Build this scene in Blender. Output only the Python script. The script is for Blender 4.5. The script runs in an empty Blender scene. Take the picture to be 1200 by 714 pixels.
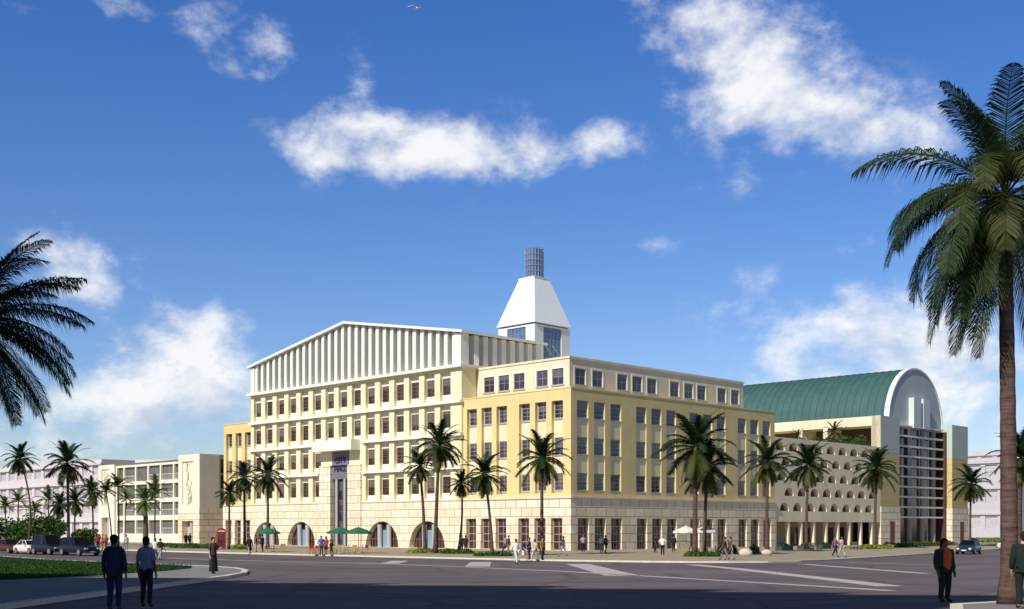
import bpy, bmesh, math, random
from mathutils import Vector, Matrix
R = math.radians
SC = bpy.context.scene
COL = SC.collection

# ------------------------------------------------------------------ camera, sky, sun, exposure
EYE, FPX, HOR = 2.7, 1400.0, 618.0
cam_d = bpy.data.cameras.new('camera'); cam = bpy.data.objects.new('camera', cam_d); COL.objects.link(cam)
cam.location = (0, 0, EYE); cam.rotation_euler = (R(90), 0, 0)
cam_d.sensor_width = 36; cam_d.lens = 36 * FPX / 1200; cam_d.shift_y = (HOR - 357) / 1200
cam_d.clip_start = 0.1; cam_d.clip_end = 9000
SC.camera = cam
SC.view_settings.view_transform = 'Standard'; SC.view_settings.look = 'None'
SC.view_settings.exposure = 0.0; SC.view_settings.gamma = 1; SC.view_settings.use_curve_mapping = False

SUN_AZ = R(232); SUN_EL = R(40)           # mathematical angle of the direction TO the sun
sun_vec = Vector((math.cos(SUN_AZ) * math.cos(SUN_EL), math.sin(SUN_AZ) * math.cos(SUN_EL), math.sin(SUN_EL)))
sd = bpy.data.lights.new('sun', 'SUN'); sd.energy = 5.0; sd.angle = R(0.5); sd.color = (1.0, 0.94, 0.84)
so = bpy.data.objects.new('sun', sd); COL.objects.link(so)
so.rotation_euler = sun_vec.to_track_quat('Z', 'Y').to_euler(); so.location = (-40, -60, 80)

world = bpy.data.worlds.new('World'); SC.world = world; world.use_nodes = True
def build_sky():
    nt = world.node_tree; N = nt.nodes; L = nt.links; N.clear()
    out = N.new('ShaderNodeOutputWorld'); bg = N.new('ShaderNodeBackground'); L.new(bg.outputs[0], out.inputs[0])
    bg.inputs['Strength'].default_value = 0.085
    sky = N.new('ShaderNodeTexSky'); sky.sky_type = 'NISHITA'; sky.sun_disc = False
    sky.sun_elevation = SUN_EL; sky.sun_rotation = R(90) - SUN_AZ
    sky.air_density = 1.0; sky.dust_density = 0.4; sky.ozone_density = 2.0
    def math_n(op, a, b=None, c=None):
        n = N.new('ShaderNodeMath'); n.operation = op
        for i, x in enumerate((a, b, c)):
            if x is None: continue
            if isinstance(x, (int, float)): n.inputs[i].default_value = x
            else: L.new(x, n.inputs[i])
        return n.outputs[0]
    tc = N.new('ShaderNodeTexCoord'); sep = N.new('ShaderNodeSeparateXYZ'); L.new(tc.outputs['Generated'], sep.inputs[0])
    az = math_n('ARCTAN2', sep.outputs[0], sep.outputs[1]); el = math_n('ARCSINE', sep.outputs[2])
    comb = N.new('ShaderNodeCombineXYZ'); L.new(az, comb.inputs[0]); L.new(el, comb.inputs[1])
    # where the clouds hang: bearing, height, extent (radians), weight
    def cl(px, py, w, h, s):
        x, z = (px - 600) / FPX, (HOR - py) / FPX
        a = math.atan2(x, 1); e = math.atan2(z, math.hypot(x, 1)); k = math.cos(a) ** 1.0 * math.cos(e)
        return a, e, w / FPX * math.cos(a) ** 2, h / FPX * k, s
    clouds = [cl(435,158,85,34,1.0), cl(520,172,95,30,.8), cl(640,175,85,26,.75), cl(715,165,40,22,.5), cl(424,92,26,30,.62), cl(380,185,50,18,.6),
              cl(850,75,62,48,1.0), cl(915,120,75,46,.85), cl(1000,155,85,42,.72), cl(885,222,45,24,.5), cl(805,12,60,34,.55), cl(930,30,80,30,.35), cl(1060,165,40,28,.4),
              cl(95,318,62,42,.95), cl(45,290,45,24,.6), cl(215,412,75,40,.9), cl(170,470,105,36,.95), cl(255,375,45,24,.5), cl(20,440,50,60,.4),
              cl(985,285,55,16,.42), cl(965,385,100,40,.6), cl(1090,400,120,60,.62), cl(1150,480,90,70,.6), cl(1000,450,140,36,.5),
              cl(225,475,80,22,.35), cl(262,12,70,26,.55), cl(292,70,56,26,.55), cl(330,40,40,20,.4), cl(135,4,40,18,.45), cl(20,6,40,18,.4), cl(60,545,200,45,.42), cl(330,520,120,30,.3), cl(880,350,60,30,.4), cl(1060,210,60,40,.35), cl(640,255,70,14,.25), cl(765,290,25,10,.35)]
    acc = None
    for a, e, w, h, s in clouds:
        sb = N.new('ShaderNodeVectorMath'); sb.operation = 'SUBTRACT'; L.new(comb.outputs[0], sb.inputs[0]); sb.inputs[1].default_value = (a, e, 0)
        ml = N.new('ShaderNodeVectorMath'); ml.operation = 'MULTIPLY'; L.new(sb.outputs[0], ml.inputs[0]); ml.inputs[1].default_value = (1 / w, 1 / h, 0)
        dt = N.new('ShaderNodeVectorMath'); dt.operation = 'DOT_PRODUCT'; L.new(ml.outputs[0], dt.inputs[0]); L.new(ml.outputs[0], dt.inputs[1])
        g = math_n('POWER', 0.45, dt.outputs['Value'])
        acc = math_n('MULTIPLY', g, s) if acc is None else math_n('MULTIPLY_ADD', g, s, acc)
    acc = math_n('MINIMUM', acc, 1.2)
    sc = N.new('ShaderNodeVectorMath'); sc.operation = 'MULTIPLY'; L.new(comb.outputs[0], sc.inputs[0]); sc.inputs[1].default_value = (1, 1.35, 1)
    n1 = N.new('ShaderNodeTexNoise'); L.new(sc.outputs[0], n1.inputs['Vector'])
    n1.inputs['Scale'].default_value = 10; n1.inputs['Detail'].default_value = 11; n1.inputs['Roughness'].default_value = .6; n1.inputs['Distortion'].default_value = .25
    n2 = N.new('ShaderNodeTexNoise'); L.new(sc.outputs[0], n2.inputs['Vector'])
    n2.inputs['Scale'].default_value = 34; n2.inputs['Detail'].default_value = 7; n2.inputs['Roughness'].default_value = .62
    nz = math_n('MULTIPLY_ADD', math_n('SUBTRACT', n1.outputs[0], .5), 2.7, math_n('MULTIPLY', math_n('SUBTRACT', n2.outputs[0], .5), 1.3))
    d = math_n('ADD', acc, nz)
    mr = N.new('ShaderNodeMapRange'); mr.interpolation_type = 'SMOOTHSTEP'; L.new(d, mr.inputs[0])
    mr.inputs[1].default_value = .25; mr.inputs[2].default_value = 1.38; mr.inputs[3].default_value = 0; mr.inputs[4].default_value = .97
    gate = math_n('MULTIPLY', mr.outputs[0], math_n('MINIMUM', math_n('MULTIPLY', acc, 3.0), 1.0))
    dens = math_n('MULTIPLY', gate, .96)
    of = N.new('ShaderNodeVectorMath'); of.operation = 'ADD'; L.new(sc.outputs[0], of.inputs[0]); of.inputs[1].default_value = (-.012, .026, 0)
    n3 = N.new('ShaderNodeTexNoise'); L.new(of.outputs[0], n3.inputs['Vector'])
    for q in ('Scale', 'Detail', 'Roughness', 'Distortion'): n3.inputs[q].default_value = n1.inputs[q].default_value
    rel = math_n('MULTIPLY_ADD', math_n('SUBTRACT', n1.outputs[0], n3.outputs[0]), 4.5, .72)
    relc = N.new('ShaderNodeClamp'); L.new(rel, relc.inputs[0])
    # white tops, faintly grey-violet bases
    ccol = N.new('ShaderNodeMix'); ccol.data_type = 'RGBA'
    ccol.inputs[6].default_value = (7.4, 8.0, 9.4, 1); ccol.inputs[7].default_value = (11.6, 11.6, 11.7, 1); L.new(relc.outputs[0], ccol.inputs[0])
    hs = N.new('ShaderNodeHueSaturation'); hs.inputs['Saturation'].default_value = 1.12; hs.inputs['Value'].default_value = 1.0
    L.new(sky.outputs[0], hs.inputs['Color'])
    tint = N.new('ShaderNodeMix'); tint.data_type = 'RGBA'; tint.blend_type = 'MULTIPLY'; tint.inputs[0].default_value = 1
    L.new(hs.outputs[0], tint.inputs[6])
    tm = N.new('ShaderNodeMix'); tm.data_type = 'RGBA'; tm.inputs[6].default_value = SKY_LOW; tm.inputs[7].default_value = SKY_HIGH
    tr = N.new('ShaderNodeMapRange'); L.new(el, tr.inputs[0]); tr.inputs[1].default_value = 0.0; tr.inputs[2].default_value = .4
    L.new(tr.outputs[0], tm.inputs[0])
    tz = N.new('ShaderNodeMix'); tz.data_type = 'RGBA'; tz.inputs[7].default_value = SKY_TOP_DIM; L.new(tm.outputs[2], tz.inputs[6])
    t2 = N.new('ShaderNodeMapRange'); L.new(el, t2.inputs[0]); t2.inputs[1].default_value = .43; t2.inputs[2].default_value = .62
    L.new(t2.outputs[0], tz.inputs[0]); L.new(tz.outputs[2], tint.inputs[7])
    mx = N.new('ShaderNodeMix'); mx.data_type = 'RGBA'; L.new(dens, mx.inputs[0]); L.new(tint.outputs[2], mx.inputs[6]); L.new(ccol.outputs[2], mx.inputs[7])
    L.new(mx.outputs[2], bg.inputs[0])
SKY_LOW = (1.2, 1.2, 1.4, 1); SKY_HIGH = (.6, .98, 1.58, 1); SKY_TOP_DIM = (.13, .165, .22, 1)  # top tint darkens the sky above the view to deepen the foreground shade
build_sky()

# ------------------------------------------------------------------ helpers
def tag(o, label=None, cat=None, group=None, kind=None):
    if label: o['label'] = label
    if cat: o['category'] = cat
    if group: o['group'] = group
    if kind: o['kind'] = kind
    return o
def thing(name, label, cat, loc=(0, 0, 0), rotz=0, group=None):
    o = bpy.data.objects.new(name, None); o.empty_display_size = .2; COL.objects.link(o)
    o.location = loc; o.rotation_euler = (0, 0, rotz)
    return tag(o, label, cat, group)
def link(name, me, m=None, parent=None, loc=(0, 0, 0), rotz=0):
    o = bpy.data.objects.new(name, me); COL.objects.link(o)
    if parent is not None: o.parent = parent
    o.location = loc; o.rotation_euler = (0, 0, rotz)
    if m is not None:
        if not me.materials: me.materials.append(m)
        elif me.materials[0] != m:
            o.material_slots[0].link = 'OBJECT'; o.material_slots[0].material = m
    return o
KIDS = {}
def dup(root, loc, rotz=None, label=None, group=None, scale=None):
    r = root.copy(); COL.objects.link(r); r.location = loc
    if rotz is not None: r.rotation_euler = (0, 0, rotz)
    if scale is not None: r.scale = (scale,) * 3 if isinstance(scale, (int, float)) else scale
    if label: r['label'] = label
    if group: r['group'] = group
    if root not in KIDS:
        KIDS[root] = [(c, [g for g in bpy.data.objects if g.parent == c]) for c in bpy.data.objects if c.parent == root]
    for ch, gs in KIDS[root]:
        c = ch.copy(); COL.objects.link(c); c.parent = r
        for g in gs:
            d = g.copy(); COL.objects.link(d); d.parent = c
    return r
class MB:
    def __init__(self, off=(0, 0, 0)): self.v = []; self.f = []; self.off = off; self.attr = []
    def add(self, vs, fs, a=0.0):
        b = len(self.v)
        self.v += [tuple(p) for p in vs]; self.attr += [a] * len(vs)
        self.f += [tuple(b + i for i in q) for q in fs]; return self
    def quad(self, a, b, c, d): return self.add([a, b, c, d], [(0, 1, 2, 3)])
    def box(self, x0, x1, y0, y1, z0, z1):
        return self.add([(x0,y0,z0),(x1,y0,z0),(x1,y1,z0),(x0,y1,z0),(x0,y0,z1),(x1,y0,z1),(x1,y1,z1),(x0,y1,z1)],
                        [(3,2,1,0),(4,5,6,7),(0,1,5,4),(1,2,6,5),(2,3,7,6),(3,0,4,7)])
    def frust(self, cx, cy, z0, z1, h0, h1, k0=None, k1=None):
        k0 = h0 if k0 is None else k0; k1 = h1 if k1 is None else k1
        vs = [(cx+sx*h, cy+sy*k, z) for z, h, k in ((z0, h0, k0), (z1, h1, k1)) for sx, sy in ((-1,-1),(1,-1),(1,1),(-1,1))]
        return self.add(vs, [(3,2,1,0),(4,5,6,7),(0,1,5,4),(1,2,6,5),(2,3,7,6),(3,0,4,7)])
    def lathe(self, cx, cy, prof, n=12, sx=1, sy=1, cap=True, ph=0):
        vs = []; fs = []
        for r, z in prof:
            for i in range(n):
                t = 2 * math.pi * i / n + ph; vs.append((cx + r * math.cos(t) * sx, cy + r * math.sin(t) * sy, z))
        for k in range(len(prof) - 1):
            for i in range(n):
                j = (i + 1) % n; fs.append((k*n+i, k*n+j, (k+1)*n+j, (k+1)*n+i))
        if cap: fs.append(tuple(range(n - 1, -1, -1))); fs.append(tuple(range((len(prof)-1)*n, len(prof)*n)))
        return self.add(vs, fs)
    def tube(self, pts, rad, n=6, cap=True):
        pts = [Vector(p) for p in pts]; vs = []; fs = []
        rad = rad if isinstance(rad, (list, tuple)) else [rad] * len(pts)
        for i, p in enumerate(pts):
            d = (pts[min(i+1, len(pts)-1)] - pts[max(i-1, 0)]).normalized()
            a = d.cross(Vector((0, 0, 1)) if abs(d.z) < .9 else Vector((1, 0, 0))).normalized(); b = d.cross(a)
            for k in range(n):
                t = 2 * math.pi * k / n; vs.append(tuple(p + (a * math.cos(t) + b * math.sin(t)) * rad[i]))
        for i in range(len(pts) - 1):
            for k in range(n):
                j = (k + 1) % n; fs.append((i*n+k, i*n+j, (i+1)*n+j, (i+1)*n+k))
        if cap: fs.append(tuple(range(n - 1, -1, -1))); fs.append(tuple(range((len(pts)-1)*n, len(pts)*n)))
        return self.add(vs, fs)
    def mesh(self, name, m=None, smooth=False, attr=None):
        me = bpy.data.meshes.new(name); ox, oy, oz = self.off; me.from_pydata([(x - ox, y - oy, z - oz) for x, y, z in self.v], [], self.f)
        if attr:
            at = me.attributes.new(attr, 'FLOAT', 'POINT'); at.data.foreach_set('value', self.attr)
        if smooth: me.polygons.foreach_set('use_smooth', [True] * len(me.polygons))
        if m is not None: me.materials.append(m)
        me.update(); return me
    def build(self, name, m, parent=None, loc=(0, 0, 0), rotz=0, smooth=False, attr=None, fix=True):
        me = self.mesh(name, m, smooth, attr)
        if fix:
            bm = bmesh.new(); bm.from_mesh(me); bmesh.ops.recalc_face_normals(bm, faces=bm.faces); bm.to_mesh(me); bm.free()
        return link(name, me, None, parent, loc, rotz)

# ------------------------------------------------------------------ materials
class NT:
    def __init__(self, name):
        self.m = bpy.data.materials.new(name); self.m.use_nodes = True; self.t = self.m.node_tree
        self.N = self.t.nodes; self.L = self.t.links; self.b = self.N['Principled BSDF']
    def n(self, t, **kw):
        x = self.N.new(t)
        for k, v in kw.items(): setattr(x, k, v)
        return x
    def mix(self, fac, a, b, mode='MIX'):
        x = self.n('ShaderNodeMix', data_type='RGBA', blend_type=mode)
        for i, v in ((0, fac), (6, a), (7, b)):
            if isinstance(v, (int, float)): x.inputs[i].default_value = v
            elif isinstance(v, tuple): x.inputs[i].default_value = (*v[:3], 1)
            else: self.L.new(v, x.inputs[i])
        return x.outputs[2]
    def math(self, op, a, b=None):
        x = self.n('ShaderNodeMath', operation=op)
        for i, v in ((0, a), (1, b)):
            if v is None: continue
            if isinstance(v, (int, float)): x.inputs[i].default_value = v
            else: self.L.new(v, x.inputs[i])
        return x.outputs[0]
    def noise(self, scale, detail=5, rough=.6, vec=None, stretch=None):
        tc = self.n('ShaderNodeTexCoord'); v = vec or tc.outputs['Object']
        if stretch:
            mp = self.n('ShaderNodeMapping'); mp.inputs['Scale'].default_value = stretch; self.L.new(v, mp.inputs[0]); v = mp.outputs[0]
        x = self.n('ShaderNodeTexNoise'); x.inputs['Scale'].default_value = scale; x.inputs['Detail'].default_value = detail; x.inputs['Roughness'].default_value = rough
        self.L.new(v, x.inputs['Vector']); return x.outputs[0]
    def ramp(self, fac, lo, hi, a=0., b=1.):
        x = self.n('ShaderNodeMapRange'); self.L.new(fac, x.inputs[0])
        for i, v in enumerate((lo, hi, a, b)): x.inputs[i+1].default_value = v
        return x.outputs[0]
    def bump(self, h, strength=.3, dist=.05):
        x = self.n('ShaderNodeBump'); x.inputs['Strength'].default_value = strength; x.inputs['Distance'].default_value = dist
        self.L.new(h, x.inputs['Height']); self.L.new(x.outputs[0], self.b.inputs['Normal'])
    def color(self, c):
        if isinstance(c, tuple): self.b.inputs['Base Color'].default_value = (*c[:3], 1)
        else: self.L.new(c, self.b.inputs['Base Color'])
    def set(self, **kw):
        for k, v in kw.items(): self.b.inputs[k.replace('_', ' ')].default_value = v
        return self.m
def sc3(c, k): return tuple(min(1, x * k) for x in c)
def m_plain(name, c, rough=.6, var=.12, scale=6, metal=0, coat=0, spec=.5):
    t = NT(name); nz = t.noise(scale)
    t.color(t.mix(t.ramp(nz, .3, .7), sc3(c, 1 - var), sc3(c, 1 + var)))
    t.set(Roughness=rough, Metallic=metal, Specular_IOR_Level=spec)
    if coat: t.set(Coat_Weight=coat, Coat_Roughness=.08)
    return t.m
def m_stucco(name, c, var=.1):
    t = NT(name); big = t.noise(.35, 4); streak = t.noise(1.0, 5, stretch=(1.6, 1.6, .09)); fine = t.noise(14, 6)
    col = t.mix(t.ramp(big, .3, .7), sc3(c, 1 - var), sc3(c, 1 + var * .6))
    col = t.mix(t.math('MULTIPLY', t.ramp(streak, .5, .75), .36), col, sc3(c, .72))
    col = t.mix(t.math('MULTIPLY', t.ramp(fine, .45, .75), .12), col, sc3(c, .8))
    t.color(col); t.bump(fine, .25, .02); return t.set(Roughness=.85, Specular_IOR_Level=.25)
def m_stone(name, c1, c2, mort, bw=1.7, rh=.98, ms=.03):
    t = NT(name); tc = t.n('ShaderNodeTexCoord'); sp = t.n('ShaderNodeSeparateXYZ'); t.L.new(tc.outputs['Object'], sp.inputs[0])
    cb = t.n('ShaderNodeCombineXYZ'); t.L.new(t.math('ADD', sp.outputs[0], sp.outputs[1]), cb.inputs[0]); t.L.new(sp.outputs[2], cb.inputs[1])
    br = t.n('ShaderNodeTexBrick'); t.L.new(cb.outputs[0], br.inputs['Vector'])
    for k, v in (('Scale', 1), ('Brick Width', bw), ('Row Height', rh), ('Mortar Size', ms), ('Mortar Smooth', .15), ('Bias', 0)): br.inputs[k].default_value = v
    br.inputs['Color1'].default_value = (*c1, 1); br.inputs['Color2'].default_value = (*c2, 1); br.inputs['Mortar'].default_value = (*mort, 1)
    nz = t.noise(3.2, 7, .65); f = t.noise(18, 5)
    col = t.mix(t.math('MULTIPLY', t.ramp(nz, .42, .72), .32), br.outputs['Color'], sc3(c1, .62))
    col = t.mix(t.math('MULTIPLY', t.ramp(f, .5, .75), .2), col, sc3(c2, .7)); t.color(col)
    h = t.math('SUBTRACT', t.math('MULTIPLY', nz, .35), br.outputs['Fac']); t.bump(h, .6, .05)
    return t.set(Roughness=.9, Specular_IOR_Level=.2)
def m_glass(name, c1, c2, rough=.06, spec=.6, blind=None):
    t = NT(name); oi = t.n('ShaderNodeObjectInfo'); nz = t.noise(.9, 3, stretch=(1, 1, .6))
    f = t.math('MULTIPLY', t.math('ADD', oi.outputs['Random'], t.ramp(nz, .35, .65)), .5)
    col = t.mix(f, c1, c2)
    if blind:
        tc = t.n('ShaderNodeTexCoord'); sp = t.n('ShaderNodeSeparateXYZ'); t.L.new(tc.outputs['Generated'], sp.inputs[0])
        r2 = t.math('FRACT', t.math('MULTIPLY', oi.outputs['Random'], 17.3)); lim = t.math('SUBTRACT', 1.25, t.math('MULTIPLY', r2, .95))
        m_ = t.math('GREATER_THAN', sp.outputs[2], lim); col = t.mix(t.math('MULTIPLY', m_, .8), col, blind)
    t.color(col); w = t.noise(1.3, 2); t.bump(w, .04, .05)
    return t.set(Roughness=rough, Specular_IOR_Level=spec)
def m_ground(name, c1, c2, s1=.15, s2=9, rough=.9, bump=.2, crack=False):
    t = NT(name); a = t.noise(s1, 6, .62); b = t.noise(s2, 6, .7); c = t.noise(s2 * 7, 3)
    col = t.mix(t.ramp(a, .32, .68), c1, c2)
    col = t.mix(t.math('MULTIPLY', t.ramp(b, .45, .7), .35), col, sc3(c1, .6))
    col = t.mix(t.math('MULTIPLY', t.ramp(c, .5, .75), .3), col, sc3(c2, 1.35))
    if crack:
        tc = t.n('ShaderNodeTexCoord'); mp = t.n('ShaderNodeMapping'); mp.inputs['Rotation'].default_value = (0, 0, R(35)); mp.inputs['Scale'].default_value = (1, .05, 1)
        t.L.new(tc.outputs['Object'], mp.inputs[0]); w = t.noise(.55, 4, .6, vec=mp.outputs[0])
        col = t.mix(t.math('MULTIPLY', t.ramp(w, .5, .72), .45), col, sc3(c1, .55))
    t.color(col); t.bump(c, bump, .02); return t.set(Roughness=rough, Specular_IOR_Level=.3)
def m_asphalt():
    t = NT('asphalt'); a = t.noise(.045, 6, .65); b = t.noise(.5, 6, .7); c = t.noise(60, 3)
    tc = t.n('ShaderNodeTexCoord'); mp = t.n('ShaderNodeMapping'); mp.inputs['Rotation'].default_value = (0, 0, R(-52)); t.L.new(tc.outputs['Object'], mp.inputs[0])
    mp2 = t.n('ShaderNodeMapping'); mp2.inputs['Scale'].default_value = (.06, 1.1, 1); t.L.new(mp.outputs[0], mp2.inputs[0]); w = t.noise(.5, 5, .6, vec=mp2.outputs[0])
    mp3 = t.n('ShaderNodeMapping'); mp3.inputs['Scale'].default_value = (.03, .16, 1); t.L.new(tc.outputs['Object'], mp3.inputs[0]); w2 = t.noise(1.6, 6, .7, vec=mp3.outputs[0])
    vo = t.n('ShaderNodeTexVoronoi', feature='DISTANCE_TO_EDGE'); vo.inputs['Scale'].default_value = .13; t.L.new(tc.outputs['Object'], vo.inputs['Vector'])
    col = t.mix(t.ramp(a, .35, .65), (.088, .075, .085), (.15, .128, .142))
    col = t.mix(t.math('MULTIPLY', t.ramp(w, .48, .68), .55), col, (.06, .052, .058))
    col = t.mix(t.math('MULTIPLY', t.ramp(w2, .48, .66), .7), col, (.19, .155, .16))
    col = t.mix(t.math('MULTIPLY', t.ramp(b, .55, .75), .5), col, (.055, .048, .052))
    col = t.mix(t.math('MULTIPLY', t.ramp(vo.outputs['Distance'], .035, .0), .55), col, (.04, .036, .038))
    col = t.mix(t.math('MULTIPLY', t.ramp(c, .5, .75), .3), col, (.2, .18, .19)); t.color(col); t.bump(c, .25, .02)
    return t.set(Roughness=.85, Specular_IOR_Level=.3)
def m_leaf(name, young, old, spec=.35, trans=.0):
    t = NT(name); at = t.n('ShaderNodeAttribute', attribute_name='age'); nz = t.noise(3.0, 4); oi = t.n('ShaderNodeObjectInfo')
    f = t.math('ADD', at.outputs['Fac'], t.math('MULTIPLY', t.math('SUBTRACT', nz, .5), .5))
    col = t.mix(f, young, old); col = t.mix(t.math('MULTIPLY', oi.outputs['Random'], .35), col, sc3(young, .7)); t.color(col)
    t.set(Roughness=.6, Specular_IOR_Level=spec)
    if trans:
        tr = t.n('ShaderNodeBsdfTranslucent'); t.L.new(col, tr.inputs[0]); ms = t.n('ShaderNodeMixShader'); ms.inputs[0].default_value = trans
        o = t.N['Material Output']; t.L.new(t.b.outputs[0], ms.inputs[1]); t.L.new(tr.outputs[0], ms.inputs[2]); t.L.new(ms.outputs[0], o.inputs[0])
    return t.m

M = {}
M['stone'] = m_stone('sandstone_blocks', (.75, .63, .45), (.9, .8, .62), (.15, .11, .075))
M['stone_trim'] = m_stucco('stone_trim', (.72, .64, .49))
M['yellow'] = m_stucco('yellow_render', (.74, .6, .28))
M['orange'] = m_stucco('ochre_render', (.74, .57, .25))
M['cream'] = m_stucco('cream_render', (.78, .7, .5))
M['pilaster'] = m_stucco('pale_yellow_render', (.82, .75, .48))
M['panel'] = m_stucco('off_white_render', (.86, .81, .7))
M['white'] = m_stucco('white_render', (.82, .82, .78), .04)
M['fin'] = m_stucco('white_fin_render', (.82, .8, .72), .05)
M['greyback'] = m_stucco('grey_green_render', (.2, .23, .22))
M['metalwhite'] = m_plain('white_metal_roof', (.8, .84, .86), .4, .03, 2)
M['frame'] = m_plain('cream_window_frame', (.42, .39, .34), .5, .06)
M['bronze'] = m_plain('bronze_frame', (.16, .11, .09), .45, .15)
M['glass'] = m_glass('window_glass', (.01, .01, .025), (.1, .095, .13), blind=(.13, .12, .13))
M['glass_office'] = m_glass('office_glass', (.018, .011, .011), (.085, .05, .045), blind=(.2, .15, .12))
M['glass_grey'] = m_glass('tinted_grey_glass', (.1, .09, .08), (.2, .18, .16), .15)
M['glass_brown'] = m_glass('shop_glass', (.02, .011, .012), (.1, .05, .045))
M['glass_blue'] = m_glass('tower_glass', (.06, .1, .2), (.16, .23, .36), .12)
M['steel'] = m_plain('blue_grey_steel', (.3, .38, .5), .4, .1, metal=.3)
M['sign_dark'] = m_plain('dark_grey_sign', (.17, .15, .19), .6)
M['sign_blue'] = m_plain('blue_letters', (.025, .028, .13), .45)
M['granite'] = m_plain('grey_granite', (.42, .43, .45), .4, .1, 9)
M['vault'] = None
M['grey_wall'] = m_stucco('grey_render', (.5, .54, .52), .04)
M['pylon_y'] = m_stone('yellow_cladding', (.6, .47, .2), (.64, .51, .24), (.36, .26, .12), 2.2, 1.3, .02)
M['pylon_g'] = m_stucco('grey_green_cladding', (.5, .55, .48), .05)
M['white_wall'] = m_stucco('cream_white_render', (.8, .77, .64))
M['arcade'] = m_stucco('arcade_render', (.88, .77, .54))
M['rust'] = m_stucco('brown_render', (.2, .09, .06))
M['screen'] = m_plain('dark_brown_louvre', (.07, .035, .028), .6, .25, 3)
M['colgrey'] = m_stucco('grey_column_render', (.42, .36, .3))
M['office'] = m_stucco('pale_cream_render', (.8, .75, .6))
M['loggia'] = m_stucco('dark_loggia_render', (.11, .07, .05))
M['gridw'] = m_plain('warm_white_metal', (.8, .75, .66), .5, .05)
M['shaft'] = m_stucco('pale_blue_grey_shaft', (.62, .68, .68), .03)
M['tan'] = m_stucco('tan_render', (.55, .43, .32))
M['dark'] = m_plain('dark_interior', (.03, .02, .02), .8)
M['asphalt'] = m_asphalt()
M['paving'] = None
M['kerb'] = m_plain('kerb_stone', (.62, .58, .5), .8, .12, 3)
M['paint'] = m_ground('road_paint', (.36, .33, .35), (.52, .49, .5), .9, 5)
M['path'] = m_ground('concrete_path', (.19, .18, .19), (.25, .24, .25), .4, 8)
M['lawn'] = m_ground('lawn_soil', (.014, .04, .007), (.028, .065, .012), .3, 12)
M['ground'] = m_ground('far_ground', (.16, .17, .12), (.24, .23, .18), .02, 1)
M['trunk'] = None
M['frond'] = m_leaf('palm_frond', (.015, .04, .011), (.17, .14, .035), .2, .15)
M['frond_y'] = m_leaf('light_palm_frond', (.07, .13, .025), (.2, .2, .05), .4, .3)
M['shrub'] = m_leaf('shrub_leaf', (.04, .1, .02), (.13, .2, .04), .3, .25)
M['shrub_y'] = m_leaf('yellow_shrub_leaf', (.2, .26, .04), (.4, .42, .08), .3, .25)
M['grass'] = m_leaf('grass_blade', (.018, .062, .007), (.05, .1, .018), .2, .2)
M['ghost'] = m_stucco('hazed_lilac_render', (.6, .55, .55), .06)  # ghost colours: distance haze put into the far walls and windows
M['ghost_win'] = m_plain('hazed_window', (.47, .44, .47), .35, .15, 1)
M['ghost2'] = m_stucco('hazed_grey_render', (.5, .48, .5), .04)
def m_vault():
    t = NT('green_copper_roof'); nz = t.noise(.5, 5); st = t.noise(2, 3, stretch=(.25, 3, .25))
    col = t.mix(t.ramp(nz, .3, .7), (.038, .1, .098), (.054, .13, .126)); col = t.mix(t.math('MULTIPLY', t.ramp(st, .4, .7), .35), col, (.028, .085, .08)); t.color(col)
    return t.set(Roughness=.5, Specular_IOR_Level=.4)
M['vault'] = m_vault()
def m_paving():
    t = NT('plaza_paving'); tc = t.n('ShaderNodeTexCoord'); br = t.n('ShaderNodeTexBrick'); mp = t.n('ShaderNodeMapping'); mp.inputs['Rotation'].default_value = (0, 0, R(45))
    t.L.new(tc.outputs['Object'], mp.inputs[0]); t.L.new(mp.outputs[0], br.inputs['Vector'])
    for k, v in (('Scale', 1), ('Brick Width', 1.2), ('Row Height', 1.2), ('Mortar Size', .03)): br.inputs[k].default_value = v
    br.offset = 0
    br.inputs['Color1'].default_value = (.3, .25, .17, 1); br.inputs['Color2'].default_value = (.38, .32, .23, 1); br.inputs['Mortar'].default_value = (.2, .17, .13, 1)
    nz = t.noise(.25, 6); col = t.mix(t.math('MULTIPLY', t.ramp(nz, .4, .7), .45), br.outputs['Color'], (.24, .22, .18)); t.color(col)
    return t.set(Roughness=.85)
M['paving'] = m_paving()
def m_trunk():
    t = NT('palm_bark'); r1 = t.noise(1.0, 5, .65, stretch=(.9, .9, 9)); r2 = t.noise(1.0, 6, .7, stretch=(9, 9, 1.6)); nz = t.noise(2.2, 6, .7)
    col = t.mix(t.ramp(r1, .38, .62), (.065, .036, .03), (.15, .092, .075)); col = t.mix(t.math('MULTIPLY', t.ramp(r2, .45, .7), .6), col, (.06, .04, .034))
    col = t.mix(t.math('MULTIPLY', t.ramp(nz, .45, .7), .5), col, (.15, .12, .105)); t.color(col)
    t.bump(t.math('ADD', t.math('MULTIPLY', r1, 1.2), r2), .7, .04); return t.set(Roughness=.95, Specular_IOR_Level=.15)
M['trunk'] = m_trunk()
def cloth(c, n=[0]):
    k = ('cloth',) + c
    if k not in M: M[k] = m_plain('fabric', c, .85, .15, 25, spec=.2)
    return M[k]
def skin(c=(.36, .2, .13)):
    k = ('skin',) + c
    if k not in M: M[k] = m_plain('skin', c, .55, .06, 20)
    return M[k]

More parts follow.
